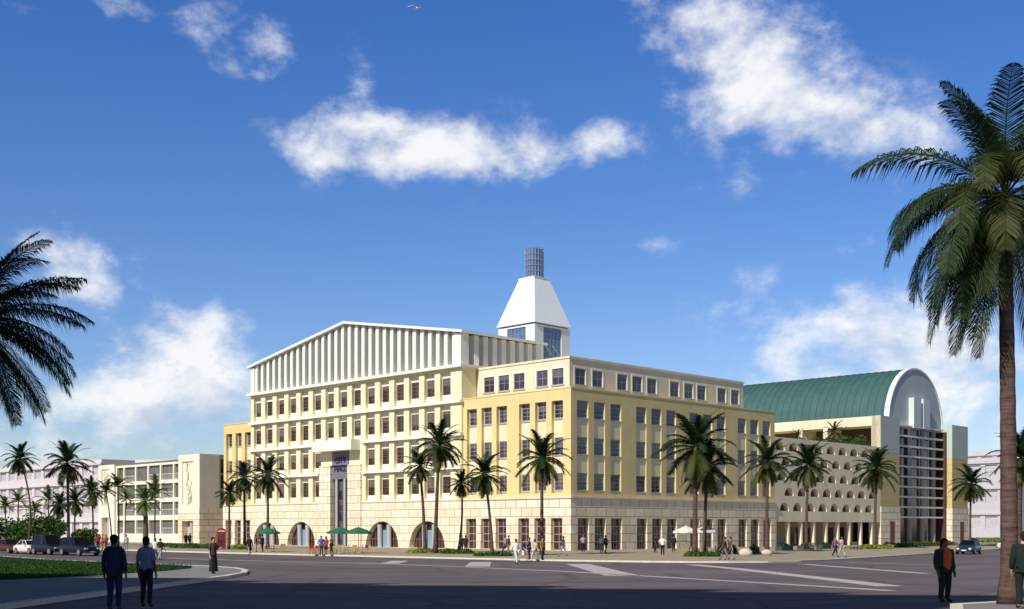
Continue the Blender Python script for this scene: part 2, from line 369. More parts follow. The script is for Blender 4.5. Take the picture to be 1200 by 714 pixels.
# ------------------------------------------------------------------ picture geometry -> ground
def gz(y): return 0.0 if y >= 95 else (.95 - .01 * y if y > -20 else 1.15)
def depth_at(py):
    k = (py - HOR) / FPX; d = 1.75 / (k - .01) if k > .0285 else 2.7 / k
    return d
def G(px, py): d = depth_at(py); return ((px - 600) / FPX * d, d)
def X(px, d): return (px - 600) / FPX * d
def Z(py, d): return EYE + (HOR - py) / FPX * d
W0 = (6.46, 131.0); C45 = math.sqrt(.5)
def W(u, v, z=0): return (W0[0] + (u + v) * C45, W0[1] + (v - u) * C45, z)
# ------------------------------------------------------------------ ground, roads, pavements
def sheet(name, pts, m, dz, kerb=0, kind='structure', cuts=()):
    bm = bmesh.new(); vs = [bm.verts.new((x, y, 0)) for x, y in pts]; bm.faces.new(vs)
    for y in (95, -20) + tuple(cuts):
        bmesh.ops.bisect_plane(bm, geom=bm.verts[:] + bm.edges[:] + bm.faces[:], plane_co=(0, y, 0), plane_no=(0, 1, 0))
    for v in bm.verts: v.co.z = gz(v.co.y) + dz
    bmesh.ops.recalc_face_normals(bm, faces=bm.faces)
    if sum(f.normal.z for f in bm.faces) < 0: bmesh.ops.reverse_faces(bm, faces=bm.faces)
    if kerb:
        r = bmesh.ops.extrude_edge_only(bm, edges=[e for e in bm.edges if e.is_boundary])
        for g in r['geom']:
            if isinstance(g, bmesh.types.BMVert): g.co.z -= kerb
    me = bpy.data.meshes.new(name); bm.to_mesh(me); bm.free(); me.materials.append(m)
    return tag(link(name, me), kind=kind)
def ribbon(name, pts, w, m, dz, side=0, h=0, kind='structure'):
    """a strip following a polyline; side 0 centred, +1/-1 to one side; h = height of its vertical faces"""
    P = []
    for a, b in zip(pts[:-1], pts[1:]):
        n = max(1, int(math.hypot(b[0]-a[0], b[1]-a[1]) / 4)); P += [(a[0] + (b[0]-a[0]) * i / n, a[1] + (b[1]-a[1]) * i / n) for i in range(n)]
    P.append(pts[-1]); mb = MB(); A = []; B = []
    for i, p in enumerate(P):
        q, r = P[max(i-1, 0)], P[min(i+1, len(P)-1)]; d = Vector((r[0]-q[0], r[1]-q[1])).normalized(); nx, ny = -d.y, d.x
        lo, hi = ((-.5, .5), (0, 1), (-1, 0))[side]
        A.append((p[0] + nx*w*lo, p[1] + ny*w*lo)); B.append((p[0] + nx*w*hi, p[1] + ny*w*hi))
    for i in range(len(P) - 1):
        q = [(*A[i], gz(A[i][1]) + dz), (*A[i+1], gz(A[i+1][1]) + dz), (*B[i+1], gz(B[i+1][1]) + dz), (*B[i], gz(B[i][1]) + dz)]
        mb.quad(*q)
        if h:
            for s, t in ((0, 1), (2, 3)): mb.quad(q[s], q[t], (*q[t][:2], q[t][2]-h), (*q[s][:2], q[s][2]-h))
    return tag(mb.build(name, m), kind=kind)
sheet('ground', [(-2500, -400), (2500, -400), (2500, 4000), (-2500, 4000)], M['ground'], -.05)
sheet('road', [(-260, -60), (260, -60), (260, 420), (-260, 420)], M['asphalt'], 0)
KERB = [(-190, 283), (-47, 140), (-37, 130), (-25, 118.5), (-14.3, 109.5), (-4.4, 101), (2, 96), (6.5, 92), (10, 89.5), (13, 88.2), (16, 87.9), (19, 88.6), (22, 91), (28.4, 99.5), (44.3, 122.5), (52, 134), (215, 372)]
sheet('plaza_paving', KERB + [(215, 400), (-190, 400)], M['paving'], .12)
ribbon('kerb', KERB, .42, M['kerb'], .135, 1, .22)
NEAR = [(-130, 213), (-60, 126), (-46.5, 108), (-23, 78.4), (-17.6, 71.5), (-15.6, 68), (-14, 63.5), (-13, 58.5), (-12.6, 53), (-12.6, 40), (-12.6, -30)]
sheet('footpath', NEAR + [(-200, -30), (-200, 213)], M['path'], .12)
ribbon('kerb', NEAR, .3, M['kerb'], .135, -1, .22)
LAWN = [(-128, 209), (-60.5, 124.5), (-46.6, 106.6), (-24, 77.6), (-20.5, 73.2), (-18.8, 70.2), (-17.9, 66.5), (-17.8, 61), (-18.6, 54), (-21, 46), (-25, 38), (-34, 30), (-60, 22), (-200, 20), (-200, 209)]
sheet('lawn', LAWN, M['lawn'], .15)
RIGHTK = [(9.5, -30), (9.6, 20), (9.9, 27), (11, 30), (13, 31.4), (17, 32.2), (60, 45), (200, 95)]
sheet('footpath', [(200, -30)] + RIGHTK[::-1], M['path'], .12)
ribbon('kerb', RIGHTK, .3, M['kerb'], .135, -1, .22)
sheet('footpath', [(-12.6, -30), (9.5, -30), (9.5, 6), (-12.6, 6)], M['path'], .116)
L1 = [(-30, 104), (-20, 95.5), (-11.25, 87.5), (-3.2, 75.4), (2.8, 64.8), (9.7, 48.5), (12.86, 40.5)]
for p, w in ((L1, .6), ([(4.6, 84), (5.3, 57)], 1.7), ([(-2.4, 91.5), (-2.2, 76)], 1.6), ([(-9, 96), (-8.8, 85.5)], 1.4), ([(12.3, 82), (13.2, 71), (13.9, 51), (14, 44.3)], 1.1),
             ([(20.4, 84), (21, 60.5)], .7), ([(25.3, 90), (28.6, 80)], .5), ([(23, 55), (30, 56)], .5)):
    ribbon('road_marking', p, w, M['paint'], .006)
sheet('verge', [(62, 165), (230, 400), (260, 400), (260, 300), (110, 180), (72, 160)], M['lawn'], .128)

# ------------------------------------------------------------------ facade tools
fL = lambda a, d, z: (a, d, z)                 # faces along local x, inward = +y
fR = lambda a, d, z: (-d, a, z)                # faces along local y, inward = -x
def wall(mb, f, a0, a1, z0, z1, holes=(), d=0.0):
    cl = lambda v, lo, hi: min(max(v, lo), hi)
    As = sorted({a0, a1} | {round(cl(h[i], a0, a1), 4) for h in holes for i in (0, 1)})
    Zs = sorted({z0, z1} | {round(cl(h[i], z0, z1), 4) for h in holes for i in (2, 3)})
    for i in range(len(As) - 1):
        for k in range(len(Zs) - 1):
            am, zm = (As[i] + As[i+1]) / 2, (Zs[k] + Zs[k+1]) / 2
            if As[i+1] - As[i] < 1e-4 or Zs[k+1] - Zs[k] < 1e-4: continue
            if any(h[0] < am < h[1] and h[2] < zm < h[3] for h in holes): continue
            mb.quad(f(As[i], d, Zs[k]), f(As[i+1], d, Zs[k]), f(As[i+1], d, Zs[k+1]), f(As[i], d, Zs[k+1]))
    for h in holes:
        dep = h[4]
        if not dep: continue
        e = d + dep
        for (p, q) in (((h[0], h[2]), (h[0], h[3])), ((h[0], h[3]), (h[1], h[3])), ((h[1], h[3]), (h[1], h[2])), ((h[1], h[2]), (h[0], h[2]))):
            mb.quad(f(p[0], d, p[1]), f(q[0], d, q[1]), f(q[0], e, q[1]), f(p[0], e, p[1]))
def arch(mb, f, ac, rx, rz, zb, d, dep, cell, n=18):
    a0, a1, z0, z1 = cell; P = [(ac - rx * math.cos(math.pi * i / n), zb + rz * math.sin(math.pi * i / n)) for i in range(n + 1)]
    for p, q in zip(P[:-1], P[1:]):
        mb.quad(f(p[0], d, p[1]), f(q[0], d, q[1]), f(q[0], d, z1), f(p[0], d, z1))
        mb.quad(f(p[0], d, p[1]), f(q[0], d, q[1]), f(q[0], d + dep, q[1]), f(p[0], d + dep, p[1]))
    for x, y in ((a0, ac - rx), (ac + rx, a1)):
        if y - x > 1e-4: mb.quad(f(x, d, z0), f(y, d, z0), f(y, d, z1), f(x, d, z1))
    mb.quad(f(ac - rx, d, zb), f(ac + rx, d, zb), f(ac + rx, d + dep, zb), f(ac - rx, d + dep, zb))
    if zb - z0 > 1e-4: mb.quad(f(ac - rx, d, z0), f(ac + rx, d, z0), f(ac + rx, d, zb), f(ac - rx, d, zb))
WIN = {}
def window(parent, f, ac, d, z0, w, h, name='window', cols=2, rows=3, fm='frame', gm='glass', sill=0, off=(0, 0), bar=.035, fr=.06):
    """a framed window; its glass is its own child. Mesh data is shared between windows of one size"""
    k = (round(w, 2), round(h, 2), cols, rows, fm, gm, sill, bar, fr)
    if k not in WIN:
        mb = MB(); mb.box(-w/2, -w/2+fr, 0, .09, 0, h).box(w/2-fr, w/2, 0, .09, 0, h).box(-w/2+fr, w/2-fr, 0, .09, 0, fr).box(-w/2+fr, w/2-fr, 0, .09, h-fr, h)
        iw, ih = w - 2*fr, h - 2*fr
        for i in range(1, cols): x = -w/2 + fr + iw * i / cols; mb.box(x - bar/2, x + bar/2, .01, .08, fr, h - fr)
        for i in range(1, rows): z = fr + ih * i / rows; mb.box(-w/2 + fr, w/2 - fr, .015, .075, z - bar/2, z + bar/2)
        if sill: mb.box(-w/2 - .12, w/2 + .12, -sill, .002, -.16, -.001)
        g = MB(); g.quad((-w/2+fr, .045, fr), (w/2-fr, .045, fr), (w/2-fr, .045, h-fr), (-w/2+fr, .045, h-fr))
        WIN[k] = (mb.mesh(name, M[fm]), g.mesh('pane', M[gm]))
    x, y, z = f(ac, d, z0)
    o = link(name, WIN[k][0], None, parent, (x - off[0], y - off[1], z), 0 if f is fL else R(90))
    link('pane', WIN[k][1], None, o); return o
R45 = R(-45)

# ------------------------------------------------------------------ corner building (yellow)
cb = thing('corner_building', 'yellow corner building on a pale stone base with a set back cream attic storey', 'building', W(0, 0), R45)
LW = [-16.75 + 2.53 * i for i in range(3)] + [-8.0 + 2.55 * i for i in range(3)]; LWW = 1.72
RW = [1.0 + 10.3 * k + 2.85 * i for k in range(4) for i in range(3)]; RWW = 1.88
ROWS = [(6.8, 8.72), (10.78, 12.7), (14.83, 16.75)]
s = MB()
wall(s, fL, -17.38, .12, 0, 5.88, [(a, a + LWW, .14, 3.72, .5) for a in LW], -.12)
wall(s, fR, -.12, 40.5, 0, 5.88, [(a, a + RWW, .14, 3.72, .5) for a in RW], -.12)
s.quad((.12, 40.5, 0), (-8, 40.5, 0), (-8, 40.5, 5.88), (.12, 40.5, 5.88))
s.build('stone_base', M['stone'], cb)
s = MB(); s.box(-17.38, .24, -.24, 0, 5.88, 6.12).box(0, .24, .002, 40.5, 5.88, 6.12); s.build('string_course', M['stone_trim'], cb)
y = MB(); c = MB()
wall(y, fL, -17.38, 0, 6.12, 18, [(a, a + LWW, 6.5, 16.75, .42) for a in LW])
wall(y, fR, 0, 40.5, 6.12, 18, [(a, a + RWW, 6.5, 16.75, .1) for a in RW])
y.quad((0, 40.5, 6), (-20, 40.5, 6), (-20, 40.5, 18), (0, 40.5, 18)); y.quad((-17.3, .1, 17.5), (-.02, .1, 17.5), (-.02, 40.4, 17.5), (-17.3, 40.4, 17.5))
y.quad((-20, 40.5, 0), (-20, 40.5, 18), (-20, 14, 18), (-20, 14, 0))
y.box(-17.38, .05, -.05, .3, 18, 18.14).box(-.3, .05, .302, 40.5, 18, 18.14); y.build('wall', M['yellow'], cb)
for f, A, w in ((fL, LW, LWW), (fR, RW, RWW)):
    for a in A:
        dp = .42 if f is fL else .1
        c = MB(); wall(c, f, a + .002, a + w - .002, 6.5, 16.75, [(a + .04, a + w - .04, z0, z1, .14) for z0, z1 in ROWS], dp); c.build('spandrel_panel', M['cream'] if f is fL else M['pilaster'], cb)
        for z0, z1 in ROWS: window(cb, f, a + w/2, dp + .05, z0, w - .09, z1 - z0 - .004, sill=.14, cols=2, rows=4)
        window(cb, f, a + w/2, .3, .14, w - .01, 3.57, 'shop_window', 2, 4, 'frame', 'glass_brown', bar=.06)
c = MB(); gL = lambda a, d, z: (a, d + 2.2, z); gR = lambda a, d, z: (-d - 2.2, a, z)
AL = [-16.1, -13.6, -11.05, -7.35, -4.9]; AR = [3.1, 6.1, 10.5, 13.3, 16.1, 20.6, 23.5, 26.2, 30.6, 33.6]; AWW = 1.8
wall(c, fL, -17.3, -2.2, 17.5, 21.7, [(a, a + AWW, 18.85, 20.7, .16) for a in AL], 2.2)
wall(c, fR, 2.2, 36.4, 17.5, 21.7, [(a, a + AWW, 18.85, 20.7, .16) for a in AR], 2.2)
c.quad((-2.2, 36.4, 17.5), (-20, 36.4, 17.5), (-20, 36.4, 21.7), (-2.2, 36.4, 21.7)); c.quad((-17.3, 2.2, 21.7), (-2.2, 2.2, 21.7), (-2.2, 36.4, 21.7), (-17.3, 36.4, 21.7))
c.quad((-17.3, 36.4, 17.5), (-17.3, 36.4, 21.7), (-17.3, 14, 21.7), (-17.3, 14, 17.5))
c.box(-17.3, -2.1, 2.1, 2.4, 21.7, 21.95).box(-2.4, -2.1, 2.402, 36.5, 21.7, 21.95)
c.build('attic_wall', M['cream'], cb)
for f, A, w in ((fL, AL, AWW), (fR, AR, AWW)):
    for a in A:
        t = MB(); window(cb, f, a + w/2, 2.26, 18.85, w - .01, 1.84, 'attic_window', 2, 2, 'frame', 'glass', .16)
        for a0, a1, z0, z1 in ((a - .2, a, 18.8, 20.9), (a + w, a + w + .2, 18.8, 20.9), (a, a + w, 20.7, 20.9)):
            p, q = f(a0, 2.17, z0), f(a1, 2.199, z1); t.box(min(p[0], q[0]), max(p[0], q[0]), min(p[1], q[1]), max(p[1], q[1]), z0, z1)
        t.build('window_surround', M['panel'], cb)

# ------------------------------------------------------------------ city hall
OX = -40.2
ch = thing('city_hall', 'cream city hall with arched stone base, gable screen of white fins and tall white cupola', 'building', W(OX, 0), R45)
def B_(mb, name, m, parent=None): mb.off = (OX, 0, 0); return mb.build(name, m, parent or ch)
ARC = [-58.85, -50.25, -32.4, -23.6]; RA = 3.32
s = MB(); D0 = -.42
wall(s, fL, -63, -17.38, 0, 5.88, [(a - RA - .2, a + RA + .2, 0, 3.8, 0) for a in ARC] + [(-45.7, -36.6, 0, 5.88, 0)], D0)
for a in ARC: arch(s, fL, a, RA, RA, .14, D0, .85, (a - RA - .2, a + RA + .2, 0, 3.8), 22)
wall(s, fL, -45.7, -36.6, 0, 11.0, [(-43.2, -39.4, .14, 11.0, .9)], -.62)
for u in (-45.7, -36.6): s.quad((u, -.62, 0), (u, -.3, 0), (u, -.3, 11), (u, -.62, 11))
for a, b in ((-45.7, -43.2), (-39.4, -36.6)): s.quad((a, -.62, 11), (b, -.62, 11), (b, -.3, 11), (a, -.3, 11))
s.quad((-17.38, D0, 0), (-17.38, -.1, 0), (-17.38, -.1, 5.88), (-17.38, D0, 5.88))
s.quad((-63, D0, 0), (-63, 0, 0), (-63, 0, 5.88), (-63, D0, 5.88))
B_(s, 'stone_base', M['stone'])
s = MB()
for a, b in ((-63, -45.702), (-36.598, -17.38)): s = MB(); s.box(a, b, -.5, -.298, 5.88, 6.08); B_(s, 'string_course', M['stone_trim'])

BAYS = [-(20.3 + 2.93 * i) for i in range(15)]; FL = [6.0, 9.95, 13.95, 17.95]; BW = .96
p = MB(); q = MB(); holes = []; opens = []
for k, z in enumerate(FL):
    for u in BAYS:
        if k < 2 and -46 < u < -36.2: continue
        holes.append((u - BW, u + BW, z + .12, z + 3.72, .44)); opens.append((u, z))
wall(p, fL, -63, -17.38, 6.08, 21.9, holes + [(-43.2, -39.4, 6.08, 12.87, 0)], -.3)
p.quad((-17.38, -.3, 6), (-17.38, 20, 6), (-17.38, 20, 21.9), (-17.38, -.3, 21.9)); p.quad((-63, -.3, 6), (-63, 30, 6), (-63, 30, 21.9), (-63, -.3, 21.9))
p.quad((-63, 30, 0), (-17.38, 30, 0), (-17.38, 30, 21.9), (-63, 30, 21.9)); p.quad((-63, -.3, 21.88), (-17.38, -.3, 21.88), (-17.38, 30, 21.88), (-63, 30, 21.88))
p.quad((-17.38, 20, 0), (-17.38, 30, 0), (-17.38, 30, 21.9), (-17.38, 20, 21.9))
B_(p, 'wall', M['pilaster'])
for u, z in opens:
    q = MB(); wall(q, fL, u - BW, u + BW, z + .12, z + 3.72, [(u - BW + .03, u + BW - .03, z + .85, z + 2.9, .08)], .14); B_(q, 'wall_panel', M['panel'])
    window(ch, fL, u, .16, z + .85, 2 * BW - .065, 2.045, cols=2, rows=4, fm='bronze', gm='glass_office', off=(OX, 0), bar=.045, fr=.07)
b = MB()
for z in (9.7, 13.7, 17.65, 21.9):
    if z > 21: break
    segs = [(-63.2, -17.2)] if z > 13.75 else [(-63.2, -45.9), (-36.4, -17.2)]
    for a0, a1 in segs: b = MB(); b.box(a0, a1, -.68, -.298, z, z + .34); B_(b, 'floor_band', M['panel'])
b = MB(); b.box(-63.45, -16.95, -.85, .3, 21.9, 22.25).box(-17.7, -16.95, .302, 14.2, 21.9, 22.25)
B_(b, 'cornice', M['panel'])
# entrance portal
pt = MB(); pt.box(-45.7, -37.0, -1.85, -.3, 12.87, 14.25)
B_(pt, 'portal_canopy', M['panel'])
sp = MB(); sp.box(-43.198, -39.402, -.3, -.1, 9.15, 12.86); sign = B_(sp, 'sign_panel', M['sign_dark'])
fc = bpy.data.curves.new('lettering', 'FONT'); fc.body = 'CITY\nHALL'; fc.align_x = 'CENTER'; fc.size = 1.12; fc.extrude = .05; fc.space_line = .98; fc.offset = .012
fo = bpy.data.objects.new('tmp', fc); COL.objects.link(fo); bpy.context.view_layer.update()
fm_ = bpy.data.meshes.new_from_object(fo.evaluated_get(bpy.context.evaluated_depsgraph_get())); bpy.data.objects.remove(fo)
fm_.transform(Matrix.Rotation(R(90), 4, 'X')); fm_.materials.clear(); fm_.materials.append(M['sign_blue']); link('lettering', fm_, None, sign, (-41.3 - OX, -.36, 11.3))
for z0, z1, r in ((.14, 3.3, 3), (3.35, 6.2, 2), (6.25, 9.1, 2)): window(ch, fL, -41.3, .05, z0, 3.79, z1 - z0, 'entrance_glazing', 4, r, 'bronze', 'glass', off=(OX, 0), bar=.09, fr=.12)
for u in (-42.2, -40.4): pc = MB(); pc.lathe(u, -.25, [(.2, .14), (.2, 9.14)], 12); B_(pc, 'portal_column', M['granite'])
# arches: bronze glazing with grey columns and a pale door
for i, a in enumerate(ARC):
    g = MB(); P = [(a - RA * math.cos(math.pi * k / 22), .14 + RA * math.sin(math.pi * k / 22)) for k in range(23)]
    g.add([(x, .41, z) for x, z in P], [tuple(range(23))]); gl = B_(g, 'arch_glazing', M['glass_brown'])
    fr = MB()
    for k in range(-4, 5):
        x = k * .72
        if abs(x) < RA - .1: fr.box(a + x - .05, a + x + .05, .33, .4, .14, .14 + math.sqrt(RA * RA - x * x) - .02)
    for z in (1.2, 2.3): xx = math.sqrt(RA * RA - (z - .14) ** 2); fr.box(a - xx, a + xx, .34, .39, z - .04, z + .04)
    B_(fr, 'arch_frame', M['bronze'])
    for x in (-.95, .95): co = MB(); co.lathe(a + x, .06, [(.3, .14), (.34, 3.05)], 14); B_(co, 'arch_column', M['granite'])
    dr = MB(); dr.box(a - .6, a + .6, .25, .32, .14, 2.35); B_(dr, 'door', M['steel'])
# fin screen under the low gable
zr = lambda u: 29.8 - abs(u + 40.2) * (3.75 / 22.8)
fn = MB(); F0, F1 = -62.9, -17.5
for i in range(30):
    u = F0 + .85 + i * 1.478; h = zr(u + .4) - .05
    fn.add([(u, -.2, 22.25), (u + .82, -.35, 22.25), (u + .82, .55, 22.25), (u, .75, 22.25), (u, -.2, zr(u) - .03), (u + .82, -.35, zr(u + .82) - .03), (u + .82, .55, zr(u + .82) - .03), (u, .75, zr(u) - .03)],
           [(3,2,1,0),(4,5,6,7),(0,1,5,4),(1,2,6,5),(2,3,7,6),(3,0,4,7)])
for a, b2 in ((-62.95, -62.1), (-18.45, -17.4)): fn.box(a, b2, -.38, .9, 22.25, zr(a if a < -40 else b2) - .03)
for i in range(8):
    v = 1.75 + i * 1.55
    fn.add([(-18.35, v, 22.25), (-17.5, v + .15, 22.25), (-17.4, v + .85, 22.25), (-18.35, v + .75, 22.25)] + [(x, yy, 25.95) for x, yy in ((-18.35, v), (-17.5, v + .15), (-17.4, v + .85), (-18.35, v + .75))],
           [(3,2,1,0),(4,5,6,7),(0,1,5,4),(1,2,6,5),(2,3,7,6),(3,0,4,7)])
B_(fn, 'fin_screen', M['fin'])
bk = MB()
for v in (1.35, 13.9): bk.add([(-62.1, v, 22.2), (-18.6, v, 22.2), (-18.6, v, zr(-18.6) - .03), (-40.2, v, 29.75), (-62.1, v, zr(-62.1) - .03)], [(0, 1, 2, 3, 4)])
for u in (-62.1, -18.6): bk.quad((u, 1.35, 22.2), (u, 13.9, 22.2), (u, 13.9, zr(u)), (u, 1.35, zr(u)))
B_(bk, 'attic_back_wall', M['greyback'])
rf = MB()
for a, b2 in ((-63.5, -40.2), (-40.2, -16.9)):
    za, zb = zr(a), zr(b2)
    rf.add([(a, -.75, za), (b2, -.75, zb), (b2, 14.3, zb), (a, 14.3, za), (a, -.75, za + .32), (b2, -.75, zb + .32), (b2, 14.3, zb + .32), (a, 14.3, za + .32)], [(3,2,1,0),(4,5,6,7),(0,1,5,4),(1,2,6,5),(2,3,7,6),(3,0,4,7)])
B_(rf, 'gable_roof', M['white'])
br_ = MB()
for v in (14.2, 15.6): br_.tube([(-17.3, v, 26.0), (-17.3, v + 4.6, 22.0)], .12, 6)
B_(br_, 'roof_brace', M['steel'])
# cupola
TU, TV, TH = -30.0, 25.3, 3.6
tw = MB(); zt = 31.1; tl = lambda a, d, z: (a, d + TV - TH, z)
wall(tw, fL, TU - TH, TU + TH, 21.8, zt - .25, [(TU - 1.85, TU + 1.85, 23, zt - .45, .35)], TV - TH)
wall(tw, fR, TV - TH, TV + TH, 21.8, zt - .25, [(TV - 1.85, TV + 1.85, 23, zt - .45, .35)], -(TU + TH))
tw.quad((TU - TH, TV - TH, 21.8), (TU - TH, TV + TH, 21.8), (TU - TH, TV + TH, zt - .25), (TU - TH, TV - TH, zt - .25)); tw.quad((TU - TH, TV + TH, 21.8), (TU + TH, TV + TH, 21.8), (TU + TH, TV + TH, zt - .25), (TU - TH, TV + TH, zt - .25))
tower = B_(tw, 'tower', M['white'])
window(tower, fL, TU, TV - TH + .1, 23, 3.69, zt - 23.46, 'tower_window', 5, 9, 'steel', 'glass_blue', off=(OX, 0), bar=.06)
window(tower, fR, TV, -(TU + TH) + .1, 23, 3.69, zt - 23.46, 'tower_window', 5, 9, 'steel', 'glass_blue', off=(OX, 0), bar=.06)
rs = MB(); rs.frust(TU, TV, zt - .25, zt - .02, TH - .25, TH - .25); B_(rs, 'shadow_gap', M['steel'], tower)
rs = MB(); rs.frust(TU, TV, zt, 37.9, TH + .18, 1.52).frust(TU, TV, zt - .06, zt - .001, TH + .1, TH + .18).frust(TU, TV, 37.901, 38.05, 1.6, 1.6); B_(rs, 'pyramid_roof', M['metalwhite'], tower)
ln = MB()
for k in range(20):
    t_ = 2 * math.pi * k / 20; ln.tube([(TU + 1.36 * math.cos(t_), TV + 1.36 * math.sin(t_), z) for z in (38.05, 42.3)], .045, 4)
for z in (38.2, 39, 39.8, 40.6, 41.4, 42.25):
    ln.tube([(TU + 1.36 * math.cos(2*math.pi*k/24), TV + 1.36 * math.sin(2*math.pi*k/24), z) for k in range(25)], .05, 4, False)
B_(ln, 'lantern_frame', M['steel'], tower)
ln = MB(); ln.lathe(TU, TV, [(1.26, 38.06), (1.26, 42.15)], 20); B_(ln, 'lantern_glass', M['glass_blue'], tower)

# ------------------------------------------------------------------ ochre end wing
ew = thing('end_wing', 'ochre three storey end wing on a stone base behind the red phone box', 'building', W(-67, 0), R45)
EW = [-70.25, -67.65, -65.15]; EWW = 1.62
def E_(mb, name, m): mb.off = (-67, 0, 0); return mb.build(name, m, ew)
s = MB(); wall(s, fL, -71, -63.004, 0, 5.88, [(a, a + EWW, .14, 3.75, .5) for a in EW], -.12); s.quad((-71, -.12, 0), (-71, 20, 0), (-71, 20, 5.88), (-71, -.12, 5.88)); E_(s, 'stone_base', M['stone'])
s = MB(); s.box(-71.12, -63.004, -.24, 0, 5.88, 6.12); E_(s, 'string_course', M['stone_trim'])
s = MB(); wall(s, fL, -70.95, -63.004, 6.12, 18.1, [(a, a + EWW, 6.5, 16.75, .42) for a in EW]); s.quad((-70.95, 0, 6), (-70.95, 20, 6), (-70.95, 20, 18.1), (-70.95, 0, 18.1)); s.box(-71, -63.004, -.06, .3, 18.1, 18.25)
s.quad((-70.95, 20, 0), (-63, 20, 0), (-63, 20, 18.1), (-70.95, 20, 18.1)); s.quad((-70.95, .1, 17.6), (-63, .1, 17.6), (-63, 20, 17.6), (-70.95, 20, 17.6)); E_(s, 'wall', M['orange'])
for a in EW:
    s = MB(); wall(s, fL, a + .002, a + EWW - .002, 6.5, 16.75, [(a + .04, a + EWW - .04, z0, z1, .14) for z0, z1 in ROWS], .42); E_(s, 'spandrel_panel', M['cream'])
    for z0, z1 in ROWS: window(ew, fL, a + EWW/2, .5, z0, EWW - .09, z1 - z0 - .004, sill=.14, cols=2, rows=4, off=(-67, 0))
    window(ew, fL, a + EWW/2, .3, .14, EWW - .01, 3.6, 'shop_window', 2, 4, 'frame', 'glass_brown', off=(-67, 0), bar=.06)

# ------------------------------------------------------------------ arcade building with staggered lunettes
V0, V1 = 40.52, 69.4
ar = thing('arcade_building', 'pale five row wall of small arched openings above a ground floor colonnade', 'building', W(0, 55), R45)
def A_(mb, name, m): mb.off = (0, 55, 0); return mb.build(name, m, ar)
s = MB(); hs = []; rows = [(4.9, 0), (6.95, .82), (9.0, 1.81), (11.05, .28), (13.05, 1.56)]; R0 = 1.14
for z, o in rows:
    k = 0
    while True:
        a = (30.34 + (o if o < 1.5 else o - 2.32) + 2.32 * k) * 1.4142; k += 1
        if a > V1 - 1.6: break
        if a < V0 + 1.3: continue
        hs.append((a, z))
wall(s, fR, V0, V1, 3.45, 14.8, [(a - R0 - .08, a + R0 + .08, z, z + R0 + .1, 0) for a, z in hs], 0)
for a, z in hs: arch(s, fR, a, R0, R0, z, 0, .75, (a - R0 - .08, a + R0 + .08, z, z + R0 + .1), 12)
s.quad((0, V0, 3.45), (-4.5, V0, 3.45), (-4.5, V1, 3.45), (0, V1, 3.45)); s.quad((0, V0, 14.8), (-.5, V0, 14.8), (-.5, V1, 14.8), (0, V1, 14.8)); s.quad((-.5, V0, 14.0), (-.5, V1, 14), (-.5, V1, 14.8), (-.5, V0, 14.8))
s.quad((-.5, V0, 14.0), (-45, V0, 14.0), (-45, V1, 14), (-.5, V1, 14)); s.quad((0, V0, 3.4), (-30, V0, 3.4), (-30, V0, 14.8), (0, V0, 14.8))
A_(s, 'wall', M['arcade'])
s = MB(); s.quad((-.75, V0, 4), (-.75, V1, 4), (-.75, V1, 14), (-.75, V0, 14)); A_(s, 'recessed_glazing', M['glass_brown'])
for k in range(9): s = MB(); s.box(-.55, -.05, V0 + .35 + k * 3.28 - .2, V0 + .35 + k * 3.28 + .2, .1, 3.449); A_(s, 'column', M['arcade'])
s = MB(); wall(s, fR, V0, V1, .1, 3.449, [(V0 + 1 + i * 3.28, V0 + 3.3 + i * 3.28, .12, 2.7, .2) for i in range(8) if i not in (2, 5)], 4.5); s.quad((-4.5, V0, 0), (0, V0, 0), (0, V0, 3.45), (-4.5, V0, 3.45)); A_(s, 'inner_wall', M['tan'])
for i in range(8):
    if i not in (2, 5): window(ar, fR, V0 + 2.15 + i * 3.28, 4.6, .12, 2.29, 2.57, 'shop_window', 3, 2, 'bronze', 'glass_brown', off=(0, 55))

# ------------------------------------------------------------------ vaulted hall
vh = thing('vaulted_hall', 'tall hall with green barrel vault roof, grey arched end wall and gridded glass front', 'building', W(0, 84), R45)
def V_(mb, name, m, parent=None): mb.off = (0, 84, 0); return mb.build(name, m, parent or vh)
VC, VR, VZ, VE = 84.5, 9.15, 18.95, -1.8      # centre line, radius, spring height, end plane
PA, PB, PC_, PD = 69.42, 75.4, 93.6, 99.5      # the two pylons
vt = MB(); n = 40; U1 = -66
for i in range(n):
    t0, t1 = math.pi * i / n, math.pi * (i + 1) / n
    vt.quad((VE - .5, VC + VR * math.cos(t0), VZ + VR * math.sin(t0)), (VE - .5, VC + VR * math.cos(t1), VZ + VR * math.sin(t1)), (U1, VC + VR * math.cos(t1), VZ + VR * math.sin(t1)), (U1, VC + VR * math.cos(t0), VZ + VR * math.sin(t0)))
k = 0; u = VE - 1.2
while u > U1:
    pts = [(u, VC + (VR + .03) * math.cos(math.pi * i / 30), VZ + (VR + .03) * math.sin(math.pi * i / 30)) for i in range(31)]
    vt.tube(pts, .07, 4); u -= 1.3
V_(vt, 'vault_roof', M['vault'])
e = MB(); P = [(VC + VR * math.cos(math.pi * i / n), VZ + VR * math.sin(math.pi * i / n)) for i in range(n + 1)]
e.add([(VE, y_, z_) for y_, z_ in P] + [(VE, VC - VR, 18.3), (VE, VC + VR, 18.3)], [tuple(range(n + 1)) + (n + 1, n + 2)])
V_(e, 'end_wall', M['grey_wall'])
e = MB()
for i in range(n):
    t0, t1 = math.pi * i / n, math.pi * (i + 1) / n; a, b2 = VR - .1, VR + .14
    q = [[(uu, VC + r * math.cos(t), VZ + r * math.sin(t)) for uu in (VE + .12, VE - .7) for r in (a, b2)] for t in (t0, t1)]
    for x, y_ in ((0, 1), (1, 3), (0, 2)): e.quad(q[0][x], q[0][y_], q[1][y_], q[1][x])
